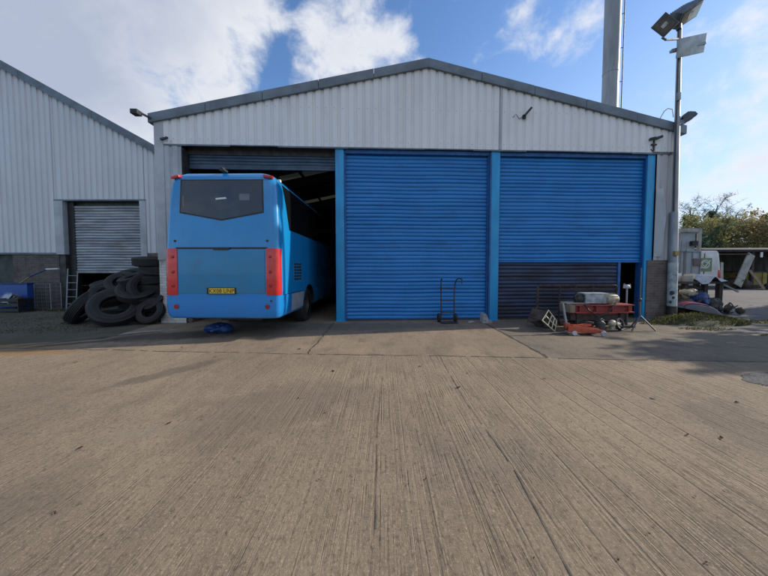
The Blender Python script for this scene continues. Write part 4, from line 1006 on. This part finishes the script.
b = MB(); b.bar((-.56, -.2, 8.0), (.46, .1, 8.26), .035, .035); b.bar((-.68, -.22, 8.05), (-.55, -.2, 8.0), .035, .035); b.build('cross_arm', M['lamp_body'], t)
b = MB(); b.bar((-.3, -.1, 7.76), (.62, -.12, 7.93), .1, .07); b.bar((.0, -.02, 7.9), (.1, -.1, 7.95), .09, .09); b.build('bracket', M['galv'], t)

# earth mound with weeds at the corner
def gauss_mound(cx, cy, rx, ry, h, name, m):
    b = MB(); n, k = 30, 8; vs = [(cx, cy, h)]; 
    for j in range(1, k + 1):
        q = j / k
        for i in range(n):
            a = 2 * math.pi * i / n; rr = q * (1 + .12 * math.sin(3 * a + 1) + .06 * math.sin(7 * a))
            vs.append((cx + rx * rr * math.cos(a), cy + ry * rr * math.sin(a), h * (1 - q * q) ** 1.2 * (1 + rng.uniform(-.12, .12)) - .01 * (j == k)))
    fs = [(0, 1 + i, 1 + (i + 1) % n) for i in range(n)] + [(1 + (j - 1) * n + i, 1 + j * n + i, 1 + j * n + (i + 1) % n, 1 + (j - 1) * n + (i + 1) % n) for j in range(1, k) for i in range(n)]
    b.add(vs, fs); return struct(name, b, m, smooth=60)
gauss_mound(8.9, 8.1, 1.4, .55, .215, 'earth_mound', M['earth'])
gauss_mound(10.3, 8.3, .5, .3, .1, 'earth_mound', M['earth'])
def blades(name, label, spots, m='grass'):
    b = MB()
    for cx, cy, rx, ry, n, h in spots:
        for i in range(n):
            a = rng.uniform(0, 6.28); q = math.sqrt(rng.random()); x = cx + rx * q * math.cos(a); y = cy + ry * q * math.sin(a)
            hh = h * rng.uniform(.4, 1.2); t_ = rng.uniform(0, 6.28); l = hh * rng.uniform(.2, .9); w = .006 + .007 * rng.random()
            z0 = .235 * max(0, 1 - q * q) ** 1.2 - .01 if h == .085 else 0
            dx, dy = math.cos(t_), math.sin(t_)
            b.add([(x - dy * w, y + dx * w, z0), (x + dy * w, y - dx * w, z0), (x + dx * l * .4 + dy * w * .7, y + dy * l * .4 - dx * w * .7, z0 + hh * .7), (x + dx * l * .4 - dy * w * .7, y + dy * l * .4 + dx * w * .7, z0 + hh * .7), (x + dx * l, y + dy * l, z0 + hh)], [(0, 1, 2, 3), (3, 2, 4)])
    return tag(b.build(name, M[m], fix=False), label, 'grass', kind='stuff')
blades('weeds', 'low grass and weeds on the mound and along the cracks at the right of the yard', [(8.9, 8.1, 1.36, .53, 2400, .085), (10.2, 8.3, .5, .3, 350, .09), (7.6, 7.95, .5, .15, 160, .05), (11.2, 8.2, 1.2, .25, 500, .05), (9.4, 6.5, .8, .2, 300, .03), (8.2, 7.25, .7, .2, 260, .035), (11, 5.7, 1.3, .2, 350, .03), (12.6, 7.1, .8, .12, 300, .05)])
blades('moss_tufts', 'mossy tufts on the ground around the tyre heap', [(-8.4, 7.2, 1.4, .5, 260, .025), (-10.5, 8.0, 3.2, 1.4, 900, .022), (-9.5, 9.0, 3.0, 1.5, 500, .022), (-11.5, 10.6, 2.6, .25, 500, .06), (-8.9, 8.5, .3, .6, 200, .05)])

# ------------------------------------------------------------------ chimney
t = thing('chimney_stack', 'tall round grey steel chimney rising behind the right roof slope', 'chimney', (13.9, 18.2, 0))
MB().lathe([(.42, 0), (.42, 24), (.38, 24), (.38, 23)], 28).build('flue', M['chim'], t, smooth=40)
b = MB()
for z in (4, 9, 13.5, 18.2, 23.6): b.lathe([(.424, z), (.434, z), (.434, z + .05), (.424, z + .05)], 28, closed=True)
b.build('joint_band', M['chim'], t)
MB().tube([(.62, -.12, 0), (.62, -.12, 24)], .028, 6).build('ladder_rail', M['lamp_body'], t); MB().tube([(.80, .12, 0), (.80, .12, 24)], .022, 6).build('ladder_rail', M['lamp_body'], t)
b = MB()
for i in range(80): b.tube([(.62, -.12, .3 * i + .2), (.80, .12, .3 * i + .2)], .012, 4)
for i in range(12): b.bar((.45, -.05, 2 * i + 1.), (.64, -.11, 2 * i + 1.), .03, .03)
tag(b.build('ladder_rungs', M['lamp_body'], t), kind='stuff')

# ------------------------------------------------------------------ lorry and van on the side road
t = thing('box_lorry', 'tall grey lorry body with a yellow topped frame behind the corner of the workshop', 'lorry', (17.0, 16.2, 0))
MB().box(-1.15, .78, 0, 4.5, .62, 2.60).build('body', M['lorry'], t, bevel=.03)
b = MB(); b.box(-1.12, .74, -.04, .0, .66, .74); b.box(-1.12, .74, -.04, 0, 2.5, 2.58)
for x in (-1.12, -.66, -.2, .26, .70): b.box(x, x + .05, -.035, 0, .74, 2.5)
b.build('door_rib', M['galv'], t)
b = MB()
for x in (-.72, -.42, -.12): b.tube([(x, -.06, .9), (x, -.06, 3.1)], .022, 6)
b.build('lock_rod', M['galv'], t)
b = MB(); b.box(-1.1, .78, .0, .12, 3.62, 3.82); b.box(.62, .78, .0, .12, 2.6, 3.62); b.box(-1.15, -1.0, .0, .12, 2.6, 3.62); b.build('gantry', mat('gantry_grey', (.42, .40, .37), (.3, .28, .26), 3, .6, 0, .1, dirt=(.2, .12, .08), damt=.6), t, bevel=.01)
MB().box(-.98, .55, .14, .3, 2.6, 3.6).build('headboard', M['lorry'], t)
b = MB(); b.box(-.95, -.55, -.04, .14, 3.42, 3.70); b.build('beacon_box', M['yellow'], t, bevel=.02)
MB().box(-.8, -.58, -.08, .1, 3.12, 3.4).build('hose_reel', M['orange'], t, bevel=.03)
MB().box(.22, .52, -.06, .1, 2.86, 3.12).build('vent', M['black'], t)
MB().box(.3, .72, -.09, -.0, 1.75, 2.15).build('notice_plate', mat('plate_maroon', (.16, .12, .13), (.12, .09, .1), 4, .6), t, bevel=.02)
for x in (-.85, .5):
    for y in (.7, 3.6):
        MB().lathe([(0, -.13), (.4, -.13), (.45, -.09), (.45, .09), (.4, .13), (0, .13)], 20, T=Matrix.Translation((x, y, .45)) @ Euler((0, R(90), 0)).to_matrix().to_4x4()).build('wheel', M['rubber'], t, smooth=40)
MB().box(-1.0, .65, .1, 4.4, .45, .62).build('chassis', M['black'], t)
MB().box(-1.1, .74, 4.55, 6.1, .5, 2.5).build('cab', M['lorry'], t, bevel=.12)

t = thing('panel_van', 'white panel van with a green square emblem parked beside the tall grey lorry', 'van', (19.3, 17.4, 0), R(-2))
def vanpoly(inset=0): return [(-.95 + inset, .35), (.95 - inset, .35), (.97 - inset, 1.2), (.95 - inset, 1.7), (.84 - inset, 2.5), (.74, 2.66), (-.74, 2.66), (-.84 + inset, 2.5), (-.95 + inset, 1.7), (-.97 + inset, 1.2)]
MB().prism(vanpoly(), 0, 4.6).build('body', M['white'], t, bevel=.05)
MB().prism([(-.9, .35), (.9, .35), (.93, 1.2), (.86, 1.5), (.7, 1.55), (-.7, 1.55), (-.86, 1.5), (-.93, 1.2)], 4.61, 5.5).build('bonnet', M['white'], t, bevel=.06)
for s in (-1, 1):
    MB().box(s * .46 - .36, s * .46 + .36, -.02, .02, 1.55, 2.35).build('rear_door', M['white'], t, bevel=.02)
    MB().box(s * .9 - .06, s * .9 + .06, -.03, .03, 1.0, 1.5).build('tail_light', M['red_lens'], t, bevel=.01)
MB().box(-.012, .012, -.028, -.01, .5, 2.5).build('door_gap', M['black'], t)
MB().box(-.95, .95, -.1, .02, .35, .55).build('bumper', M['black'], t, bevel=.03)
b = MB().box(-.25, .42, -.036, -.022, 1.42, 2.22); em = b.build('emblem', M['green'], t)
b = MB()
for rr, a0, a1, cx, cz in ((.24, 0, 6.28, .02, 1.84), (.13, .5, 4.6, -.02, 1.86), (.15, -2.2, 2.0, .1, 1.82)):
    P = [(cx + rr * math.cos(a0 + (a1 - a0) * k / 18), -.045, cz + rr * math.sin(a0 + (a1 - a0) * k / 18)) for k in range(19)]; b.tube(P, .028, 5)
b.tube([(-.24, -.045, 1.62), (.0, -.045, 1.68), (.3, -.045, 2.08)], .03, 5); b.build('emblem_swirl', M['white'], em)
for x in (-.8, .8):
    for y in (.9, 4.4):
        MB().lathe([(0, -.11), (.3, -.11), (.34, -.08), (.34, .08), (.3, .11), (0, .11)], 20, T=Matrix.Translation((x, y, .34)) @ Euler((0, R(90), 0)).to_matrix().to_4x4()).build('wheel', M['rubber'], t, smooth=40)

# ------------------------------------------------------------------ scrap pile at the corner
t = thing('work_table', 'rough timber trestle table covered by a crumpled grey tarpaulin behind the lamp pole', 'table', (11.15, 10.3, 0), R(4))
MB().box(-.85, .78, -.35, .55, 1.02, 1.10).build('top', M['timber_dark'], t, bevel=.01)
for x, y in ((-.7, -.25), (.62, -.25), (.62, .45), (-.7, .45), (.05, -.25)): MB().box(x, x + .13, y, y + .13, 0, 1.02).build('leg', M['timber_dark'], t)
MB().bar((.68, -.2, 1.05), (1.2, -.35, .74), .06, .05).build('side_arm', M['galv'], t)
b = MB(); nx, ny = 26, 12; vs = []
hills = [(rng.uniform(0, .8), rng.uniform(0, 1), rng.uniform(.04, .12)) for _ in range(10)]
for j in range(ny + 1):
    for i in range(nx + 1):
        u, v = i / nx, j / ny; x = -.3 + 1.1 * u; y = -.42 + 1.05 * v; z = 1.12 + .10 * math.sin(u * 3.0)
        for hu, hv, hh in hills: z += hh * math.exp(-((u - hu) ** 2 + (v - hv) ** 2) / .02)
        z += .05 * math.sin(u * 17 + v * 5) * math.sin(v * 9 + u * 3)
        if v < .12: z -= (.12 - v) * 1.1 * (.7 + .5 * math.sin(u * 11))
        if u > .92: z -= (u - .92) * 1.0
        vs.append((x, y, z))
b.add(vs, [(j * (nx + 1) + i, j * (nx + 1) + i + 1, (j + 1) * (nx + 1) + i + 1, (j + 1) * (nx + 1) + i) for j in range(ny) for i in range(nx)])
tag(b.build('tarpaulin', M['tarp'], loc=(11.15, 10.3, 0), rot=(0, 0, R(4)), smooth=70), 'crumpled pale grey tarpaulin draped over the timber table', 'tarpaulin')
for i, (x, y, z, s, m_, lb) in enumerate(((10.42, 10.35, 1.25, .15, 'white', 'white cardboard box among scrap on the left end of the table'), (10.82, 10.2, 1.24, .13, 'cream', 'cream carton on the table beside the tarpaulin'), (10.58, 10.05, 1.16, .11, 'board', 'small pale box at the front edge of the timber table'))):
    q = thing('carton', lb, 'box', (x, y, 1.10), rng.uniform(-.4, .4)); MB().box(-s, s, -s * .8, s * .8, 0, s * 1.9).build('sides', M[m_], q, bevel=.006); MB().box(-s - .004, s + .004, -.015, .015, s * 1.9, s * 1.9 + .004).build('tape', M['timber'], q)
scrap('gearbox', 'brown rusty gearbox on the table between the pale boxes', 'gearbox', (10.55, 10.45, 1.10), 'rust', 1, 5, .17)
scrap('scrap_engine', 'rusty brown scrap engine heaped behind the lamp pole under the table', 'engine', (10.05, 9.75, .0), 'rust', 2, 9, .4)
scrap('scrap_pump', 'dirty cream pump on the scrap engine behind the lamp pole', 'pump', (10.22, 9.7, .52), 'beige', 3, 5, .22)
scrap('scrap_motor', 'black scrap motor at the right end of the pile under the table', 'motor', (11.25, 9.75, 0), 'steel_dark', 4, 8, .3)
scrap('scrap_gear', 'small dark lump of scrap metal at the right foot of the pile', 'scrap', (11.75, 9.72, 0), 'rust', 5, 4, .17)
t = thing('plastic_drum', 'dark blue plastic drum lying in the scrap pile behind the lamp pole', 'drum', (10.55, 9.72, .08), 0)
t.scale = (.72, .72, .72)
T = Matrix.Translation((0, 0, .60)) @ Euler((R(80), R(0), R(24))).to_matrix().to_4x4()
MB().lathe([(0, -.4), (.25, -.4), (.29, -.37), (.30, -.2), (.285, -.18), (.30, -.16), (.30, .16), (.285, .18), (.30, .2), (.29, .37), (.25, .4), (0, .39)], 28, T=T).build('body', M['blue_plastic'], t, smooth=35)
b = MB(); b.lathe([(0, .39), (.04, .39), (.04, .42), (0, .42)], 10, T=T @ Matrix.Translation((.15, 0, 0))); b.lathe([(0, .39), (.04, .39), (.04, .42), (0, .42)], 10, T=T @ Matrix.Translation((-.15, 0, 0))); b.build('bung', M['black'], t)
MB().box(-.25, .25, -.25, .25, 0, .30).build('cradle', M['timber_dark'], t)
t = thing('vehicle_bonnet', 'dark grey vehicle bonnet with a red stripe lying in front of the scrap pile', 'bonnet', (9.95, 9.15, 0), R(-8))
b = MB(); nx, ny = 14, 8; vs = []
for j in range(ny + 1):
    for i in range(nx + 1):
        u, v = i / nx * 2 - 1, j / ny * 2 - 1; rr = min(1, (abs(u) ** 3 + abs(v) ** 3)); vs.append((u * .62, v * .36, .10 + .36 * (1 - .9 * rr) ** .6 - .13 * u))
b.add(vs, [(j * (nx + 1) + i, j * (nx + 1) + i + 1, (j + 1) * (nx + 1) + i + 1, (j + 1) * (nx + 1) + i) for j in range(ny) for i in range(nx)]); bo = b.build('shell', mat('bonnet_dark', (.06, .06, .065), (.04, .04, .045), 3, .4, dirt=(.12, .11, .1), damt=.5), t, smooth=60)
b = MB(); vs = []
for i in range(9):
    u = -.9 + 1.25 * i / 8
    for v in (-.62, -.2):
        rr = min(1, (abs(u) ** 3 + abs(v) ** 3)); vs.append((u * .62, v * .36, .112 + .36 * (1 - .9 * rr) ** .6 - .13 * u))
b.add(vs, [(2 * i, 2 * i + 2, 2 * i + 3, 2 * i + 1) for i in range(8)]); b.build('stripe', mat('bonnet_red', (.45, .05, .06), (.36, .04, .05), 3, .4), t, smooth=60)
MB().box(-.6, .6, -.33, .33, .02, .12).build('skirt', M['black'], t, bevel=.02)

scrap('scrap_axle', 'brown rusty scrap lying over the left end of the bonnet behind the lamp pole', 'scrap', (9.75, 9.45, .25), 'rust', 15, 7, .24)
scrap('scrap_bracket', 'dark scrap metal jammed between the blue drum and the table leg', 'scrap', (11.0, 9.6, 0), 'steel_dark', 16, 9, .26)
t = thing('wooden_pallet', 'broken wooden pallet standing under the left end of the trestle table', 'pallet', (10.75, 10.15, 0), 0)
for k in range(5): MB().box(-.5, .5, -.02, 0, .06 + k * .19, .16 + k * .19).build('slat', M['timber_dark'], t)
for x in (-.48, -.04, .4): MB().box(x, x + .08, .0, .1, 0, .95).build('bearer', M['timber_dark'], t)

# ------------------------------------------------------------------ lean-to, fence, boards on the far side of the road
t = thing('open_shelter', 'low dark open shelter with a felt roof across the side road', 'shelter', (28.2, 23, 0), R(-3))
MB().box(-2.2, 8, 1.2, 3.2, 0, .02).build('floor', M['timber_dark'], t)
MB().add([(-2.5, -.2, 2.95), (8.2, -.2, 2.95), (8.2, 3.4, 3.35), (-2.5, 3.4, 3.35), (-2.5, -.2, 3.12), (8.2, -.2, 3.12), (8.2, 3.4, 3.5), (-2.5, 3.4, 3.5)], [(0, 3, 2, 1), (4, 5, 6, 7), (0, 1, 5, 4), (1, 2, 6, 5), (2, 3, 7, 6), (3, 0, 4, 7)]).build('roof', M['felt'], t)
MB().box(-2.3, 8, 3.0, 3.1, 0, 3.3).box(-2.3, -2.2, .2, 3, 0, 3.0).build('back_wall', M['timber_dark'], t)
MB().box(-2.4, .6, -.22, -.1, 2.70, 2.80).build('fascia_board', M['timber_dark'], t)
for x in (-2.3, .95, 2.35, 4.5, 6.5): MB().box(x, x + .18, -.1, .08, 0, 2.95).build('post', M['timber_dark'] if x < 1.5 else M['lamp_body'], t)
b = MB()
for x in (1.5, 2.6): b.box(x, x + .16, -.16, -.11, 2.5, 2.9)
b.build('white_bracket', M['white'], t)
tag(MB().bar((-.55, -.4, .28), (.85, -.05, 2.75), .6, .07, up=(0, 1, 0)).build('leaning_board', M['board'], loc=(28.2, 22.9, 0)), 'pale wide board leaning diagonally against the open dark shelter', 'board')
t = thing('yellow_skip', 'yellow steel skip standing inside the dark open shelter', 'skip', (31.2, 24.0, 0))
MB().prism([(-1.4, .25), (2.2, .25), (2.6, 1.3), (-1.7, 1.3)], 0, 1.4).build('hopper', M['yellow'], t, bevel=.03); MB().box(-1.75, 2.65, -.05, 1.45, 1.3, 1.38).build('rim', M['steel_dark'], t)
b = MB()
for x in (-.9, .3, 1.5): b.box(x, x + .1, -.06, -.0, .3, 1.3)
build_each(b, 'rib', M['yellow'], t); MB().box(-1.2, 2, .1, 1.3, 0, .25).build('base', M['steel_dark'], t)
pr = random.Random(5)
PL = ['grey weathered plank leaning on the left post of the open shelter', 'short brown plank leaning beside the pale wide board', 'long brown plank leaning on the middle posts of the shelter', 'thin steep plank leaning near the yellow skip', 'crooked plank leaning at the right end of the shelter opening', 'broad dark plank propped against the steel post of the shelter']
for lb, (x, lean, h, w, m_) in zip(PL, ((26.2, .5, 2.1, .2, 'board'), (29.5, -.6, 1.5, .22, 'timber'), (30.0, 1.1, 2.6, .16, 'timber'), (31.1, .3, 2.4, .1, 'board'), (32.6, -.8, 2.0, .2, 'timber'), (30.7, -.4, 1.7, .4, 'timber_dark'))):
    q = thing('timber_plank', lb, 'plank', (x, 22.55, 0), 0, 'planks leaning on the shelter'); MB().bar((0, -.25, .02), (lean, .25, h), w, .04, up=(0, 1, 0)).build('wood', M[m_], q)
scrap('scrap_heap', 'low heap of dark scrap inside the open shelter behind the leaning board', 'scrap', (28.3, 23.5, 0), 'rust', 11, 14, .6)
scrap('scrap_heap', 'dark scrap lump at the foot of the shelter beside the yellow skip', 'scrap', (30.2, 22.4, 0), 'steel_dark', 12, 9, .4)
def picket_fence(x0, y0, x1, y1, label):
    t = thing('palisade_fence', label, 'fence', (x0, y0, 0), math.atan2(y1 - y0, x1 - x0)); L = math.hypot(x1 - x0, y1 - y0); b = MB(); n = int(L / .17)
    for i in range(n):
        x = i * .17; b.prism([(x, .1), (x + .08, .1), (x + .08, 2.1), (x + .04, 2.2), (x, 2.1)], -.02, .0)
    pk = b.build('pales', M['galv'], t); pk['kind'] = 'stuff'
    MB().box(0, L, .0, .05, .45, .52).box(0, L, 0, .05, 1.7, 1.77).build('rail', M['galv'], t)
    for i in range(int(L / 2.75) + 1): MB().box(i * 2.75, i * 2.75 + .08, .05, .13, 0, 2.1).build('post', M['galv'], t)
picket_fence(16.0, 24.5, 25.5, 24.0, 'grey steel palisade fence behind the parked van and lorry')

# ------------------------------------------------------------------ trees
def tree(name, label, loc, H, spread, leaf, nleaf=2600, lsize=.28, base=.15, seed=0, group=None, conifer=False, bare=False):
    r = random.Random(seed); t = thing(name, label, 'tree', loc, r.uniform(0, 6), group); tips = []; b = MB()
    top = H * (.9 if conifer or bare else .72)
    tr = [Vector((r.uniform(-.03, .03) * H * k / 5, r.uniform(-.03, .03) * H * k / 5, top * k / 5)) for k in range(6)]
    b.tube(tr, [H * .026 * (1 - .85 * k / 5) + .012 for k in range(6)], 8)
    nb = 26 if conifer else 16
    lim = MB()
    for i in range(nb):
        f = base + (1 - base) * (i + r.random()) / nb; k = min(4, int(f * 5)); p = tr[k].lerp(tr[k + 1], f * 5 - k if f < 1 else 1)
        a = i * 2.4 + r.uniform(-.4, .4)
        if conifer: L = spread * (1.05 - f) * r.uniform(.75, 1.15); up = .05
        else: L = spread * (.55 + .45 * math.sin(math.pi * min(1, f * .95))) * r.uniform(.7, 1.1); up = .35 + .9 * f
        d = Vector((math.cos(a), math.sin(a), up)).normalized()
        q = [p, p + d * L * .5 + Vector((0, 0, L * .05)), p + d * L + Vector((0, 0, L * (.16 if not conifer else -.06)))]
        lim.tube(q, [H * .009 * (1.15 - f) + .008, H * .005 * (1.1 - f) + .006, .006], 5)
        for j in range(7 if not bare else 10):
            u = r.uniform(.3, 1); s = q[0].lerp(q[1], u * 2) if u < .5 else q[1].lerp(q[2], u * 2 - 1)
            e = s + Vector((r.gauss(0, 1), r.gauss(0, 1), r.gauss(.5 if not conifer else -.1, .7))).normalized() * L * r.uniform(.2, .5)
            lim.tube([s, e], [.014 if not bare else .028, .005 if not bare else .014], 4, caps=False); tips += [s, e]
            if bare:
                for _ in range(5):
                    s2 = s.lerp(e, r.uniform(.3, 1)); lim.tube([s2, s2 + Vector((r.gauss(0, 1), r.gauss(0, 1), r.gauss(.8, .6))).normalized() * L * r.uniform(.12, .3)], [.016, .008], 3, caps=False)
    b.build('trunk', M['bark'], t, smooth=60); lim.build('limbs', M['twig'] if bare else M['bark'], t, smooth=60)
    if not bare:
        c = MB(); cl = [(r.choice(tips), r.uniform(.35, 1.0)) for _ in range(max(60, nleaf // 26))]
        for i in range(nleaf):
            s, wgt = r.choice(cl); sd = spread * (.13 if not conifer else .10) * wgt
            p = s + Vector((r.gauss(0, sd), r.gauss(0, sd), r.gauss(0, sd * .8)))
            if p.z < .15: continue
            n = Vector((r.gauss(0, 1), r.gauss(0, 1), r.gauss(.3, 1))).normalized(); u = n.orthogonal().normalized(); u = Quaternion(n, r.uniform(0, 6.28)) @ u; v = n.cross(u); l = lsize * r.uniform(.5, 1.25)
            c.add([p - u * l * .5, p + v * l * .28 - u * .1 * l, p + u * l * .5, p - v * l * .28 + u * .1 * l], [(0, 1, 2, 3)])
        c.build('crown', M[leaf], t, fix=False)
    return t
G = 'trees beyond the side road'
tree('broadleaf_tree', 'wide olive autumn tree right above the white van', (40.6, 36, 0), 7.8, 4.3, 'leaf_olive', 9000, .3, .08, 11, G)
tree('broadleaf_tree', 'orange tinged autumn tree in the middle of the row above the leaning board', (45.6, 35, 0), 8.0, 4.8, 'leaf_autumn', 10000, .3, .08, 12, G)
tree('broadleaf_tree', 'autumn tree at the right edge of the picture behind the shelter', (50.6, 37, 0), 7.9, 4.6, 'leaf_autumn', 9000, .3, .08, 13, G)
tree('broadleaf_tree', 'dark green bushy tree standing lower behind the lorry', (35.6, 34, 0), 5.0, 3.6, 'leaf_dark', 7000, .3, .06, 14, G)
tree('broadleaf_tree', 'low bushy tree beyond the right end of the shelter', (55.5, 36, 0), 8.2, 4.4, 'leaf_olive', 4200, .42, .06, 15, G)
tree('conifer_tree', 'dark conifer just right of the lamp pole', (52.5, 50, 0), 12.0, 3.8, 'leaf_dark', 4200, .5, .15, 21, G, True)
tree('conifer_tree', 'broad dark conifer between the lamp pole and the autumn trees', (58.0, 51, 0), 12.8, 4.6, 'leaf_dark', 5000, .5, .15, 22, G, True)
tree('conifer_tree', 'dark pointed conifer rising behind the orange tinged tree', (69.5, 53, 0), 12.4, 3.8, 'leaf_dark', 3800, .5, .15, 23, G, True)
tree('conifer_tree', 'dark conifer at the far right above the shelter roof', (75.8, 54, 0), 11.8, 3.6, 'leaf_dark', 3600, .5, .15, 24, G, True)
tree('bare_tree', 'bare winter tree directly beside the lamp pole against the sky', (64.5, 61, 0), 16.0, 4.2, '', 0, 0, .35, 31, G, bare=True)
tree('bare_tree', 'bare winter tree with a round crown above the broad conifer', (70.8, 62, 0), 17.0, 5.0, '', 0, 0, .35, 32, G, bare=True)
tree('bare_tree', 'bare winter tree fading behind the orange tinged tree', (76.5, 63, 0), 15.0, 4.6, '', 0, 0, .35, 33, G, bare=True)
# trees standing along the right of the yard, beyond the frame: they shade the apron
tree('yard_tree', 'bushy tree standing to the right of the yard', (16.8, 7.3, 0), 7.6, 1.9, 'leaf_olive', 7000, .26, .05, 41)
tree('yard_tree', 'smaller bushy tree behind the first at the right of the yard', (20.6, 11.4, 0), 7.2, 2.1, 'leaf_olive', 6000, .28, .05, 42)

# ------------------------------------------------------------------ light, sky, camera
AZ, EL = R(11.5), R(27)          # sun direction: azimuth from +X towards +Y, elevation
sd = Vector((math.cos(EL) * math.cos(AZ), math.cos(EL) * math.sin(AZ), math.sin(EL)))
sl = bpy.data.lights.new('sun', 'SUN'); sl.energy = 4.2; sl.angle = R(.6); sl.color = (1, .89, .73)
so = bpy.data.objects.new('sun', sl); COL.objects.link(so); so.rotation_euler = (-sd).to_track_quat('-Z', 'Y').to_euler(); so.location = sd * 50
wd = bpy.data.worlds.new('World'); scn.world = wd; wd.use_nodes = True
nt = wd.node_tree; g = NT(nt); bg = nt.nodes['Background']
sky = g.n('ShaderNodeTexSky', sky_type='NISHITA'); sky.sun_disc = False; sky.sun_elevation = EL; sky.sun_rotation = math.pi / 2 - AZ
sky.air_density = 1.0; sky.dust_density = .35; sky.ozone_density = 3.5
dirv = g.vm('NORMALIZE', g.coord('Generated'))
def blob(az, el, ra, k):
    """smooth cloud bank centred on a compass direction (degrees from +Y towards +X, elevation)"""
    a, e = R(az), R(el); c = Vector((math.sin(a) * math.cos(e), math.cos(a) * math.cos(e), math.sin(e)))
    d = g.m('SUBTRACT', 1., g.vm('DOT_PRODUCT', dirv, tuple(c)))
    return g.m('MULTIPLY', g.m('SUBTRACT', 1., g.step(d, 0, 1 - math.cos(R(ra)))), k)
CLOUDS = [(-38, 43, 21, 1.3), (-48, 32, 21, 1.3), (-62, 36, 30, 1.3), (-31, 32, 10, 1.), (-31, 49, 10, .9), (-8, 39, 9.5, 1.), (0, 35, 8.5, 1.), (4, 33, 7, .8), (-13, 33, 8, .8), (-6, 46, 8, .5), (19, 31, 7, .5), (26, 36, 7, .55), (32, 33, 7, .55), (28, 42, 7, .45), (15, 46, 7, .5), (52, 20, 15, .34), (58, 9, 20, .42), (43, 47, 9, .3), (-80, 50, 30, .9), (100, 30, 40, .5), (180, 50, 60, .8)]
acc = None
for c in CLOUDS:
    v = blob(*c); acc = v if acc is None else g.m('MAXIMUM', acc, v)
s = g.sep(dirv); flat = g.scale(dirv, (1, 1, 1.35))
n1 = g.noise(flat, 4.6, 10, .58, .25); n2 = g.noise(flat, 13, 9, .66, .4)
fld = g.m('ADD', g.m('MULTIPLY', acc, .85), g.m('MULTIPLY', g.m('SUBTRACT', n1, .5), 2.3)); fld = g.m('ADD', fld, g.m('MULTIPLY', g.m('SUBTRACT', n2, .5), .9))
cov = g.step(fld, .22, .88)
hz = g.m('MULTIPLY', g.m('SUBTRACT', 1., g.step(s[2], .05, .75)), g.step(s[0], -.1, .85))
hz = g.m('MAXIMUM', hz, g.m('SUBTRACT', 1., g.step(s[2], .02, .34)))
left = blob(-58, 32, 26, 1.0)
shade = g.m('ADD', g.m('MULTIPLY', left, .75), g.m('MULTIPLY', g.step(g.m('ADD', g.m('MULTIPLY', n1, .8), g.m('MULTIPLY', acc, .3)), .5, .95), .5), clamp=True)
cc = g.mix(shade, (4.9, 5.0, 5.2), (2.5, 2.8, 3.5))
skb = g.mix(g.m('MULTIPLY', hz, .7), g.scale(sky.outputs[0], (.86, 1.0, 1.12)), (3.6, 4.1, 4.7))
skc = g.mix(g.m('MULTIPLY', cov, .94), skb, cc)
g.lk(skc, bg.inputs['Color']); bg.inputs['Strength'].default_value = .14

cd = bpy.data.cameras.new('camera'); cd.sensor_width = 36; cd.lens = 13.5; cd.clip_start = .05; cd.clip_end = 2000; cd.shift_y = -5.43 / 768
cam_o = bpy.data.objects.new('camera', cd); COL.objects.link(cam_o); cam_o.location = (0, 0, 1.5); cam_o.rotation_euler = (R(90 - 2.5), 0, 0); scn.camera = cam_o
vs_ = scn.view_settings; vs_.view_transform = 'Standard'; vs_.look = 'None'; vs_.gamma = 1; vs_.exposure = .40; vs_.use_curve_mapping = False
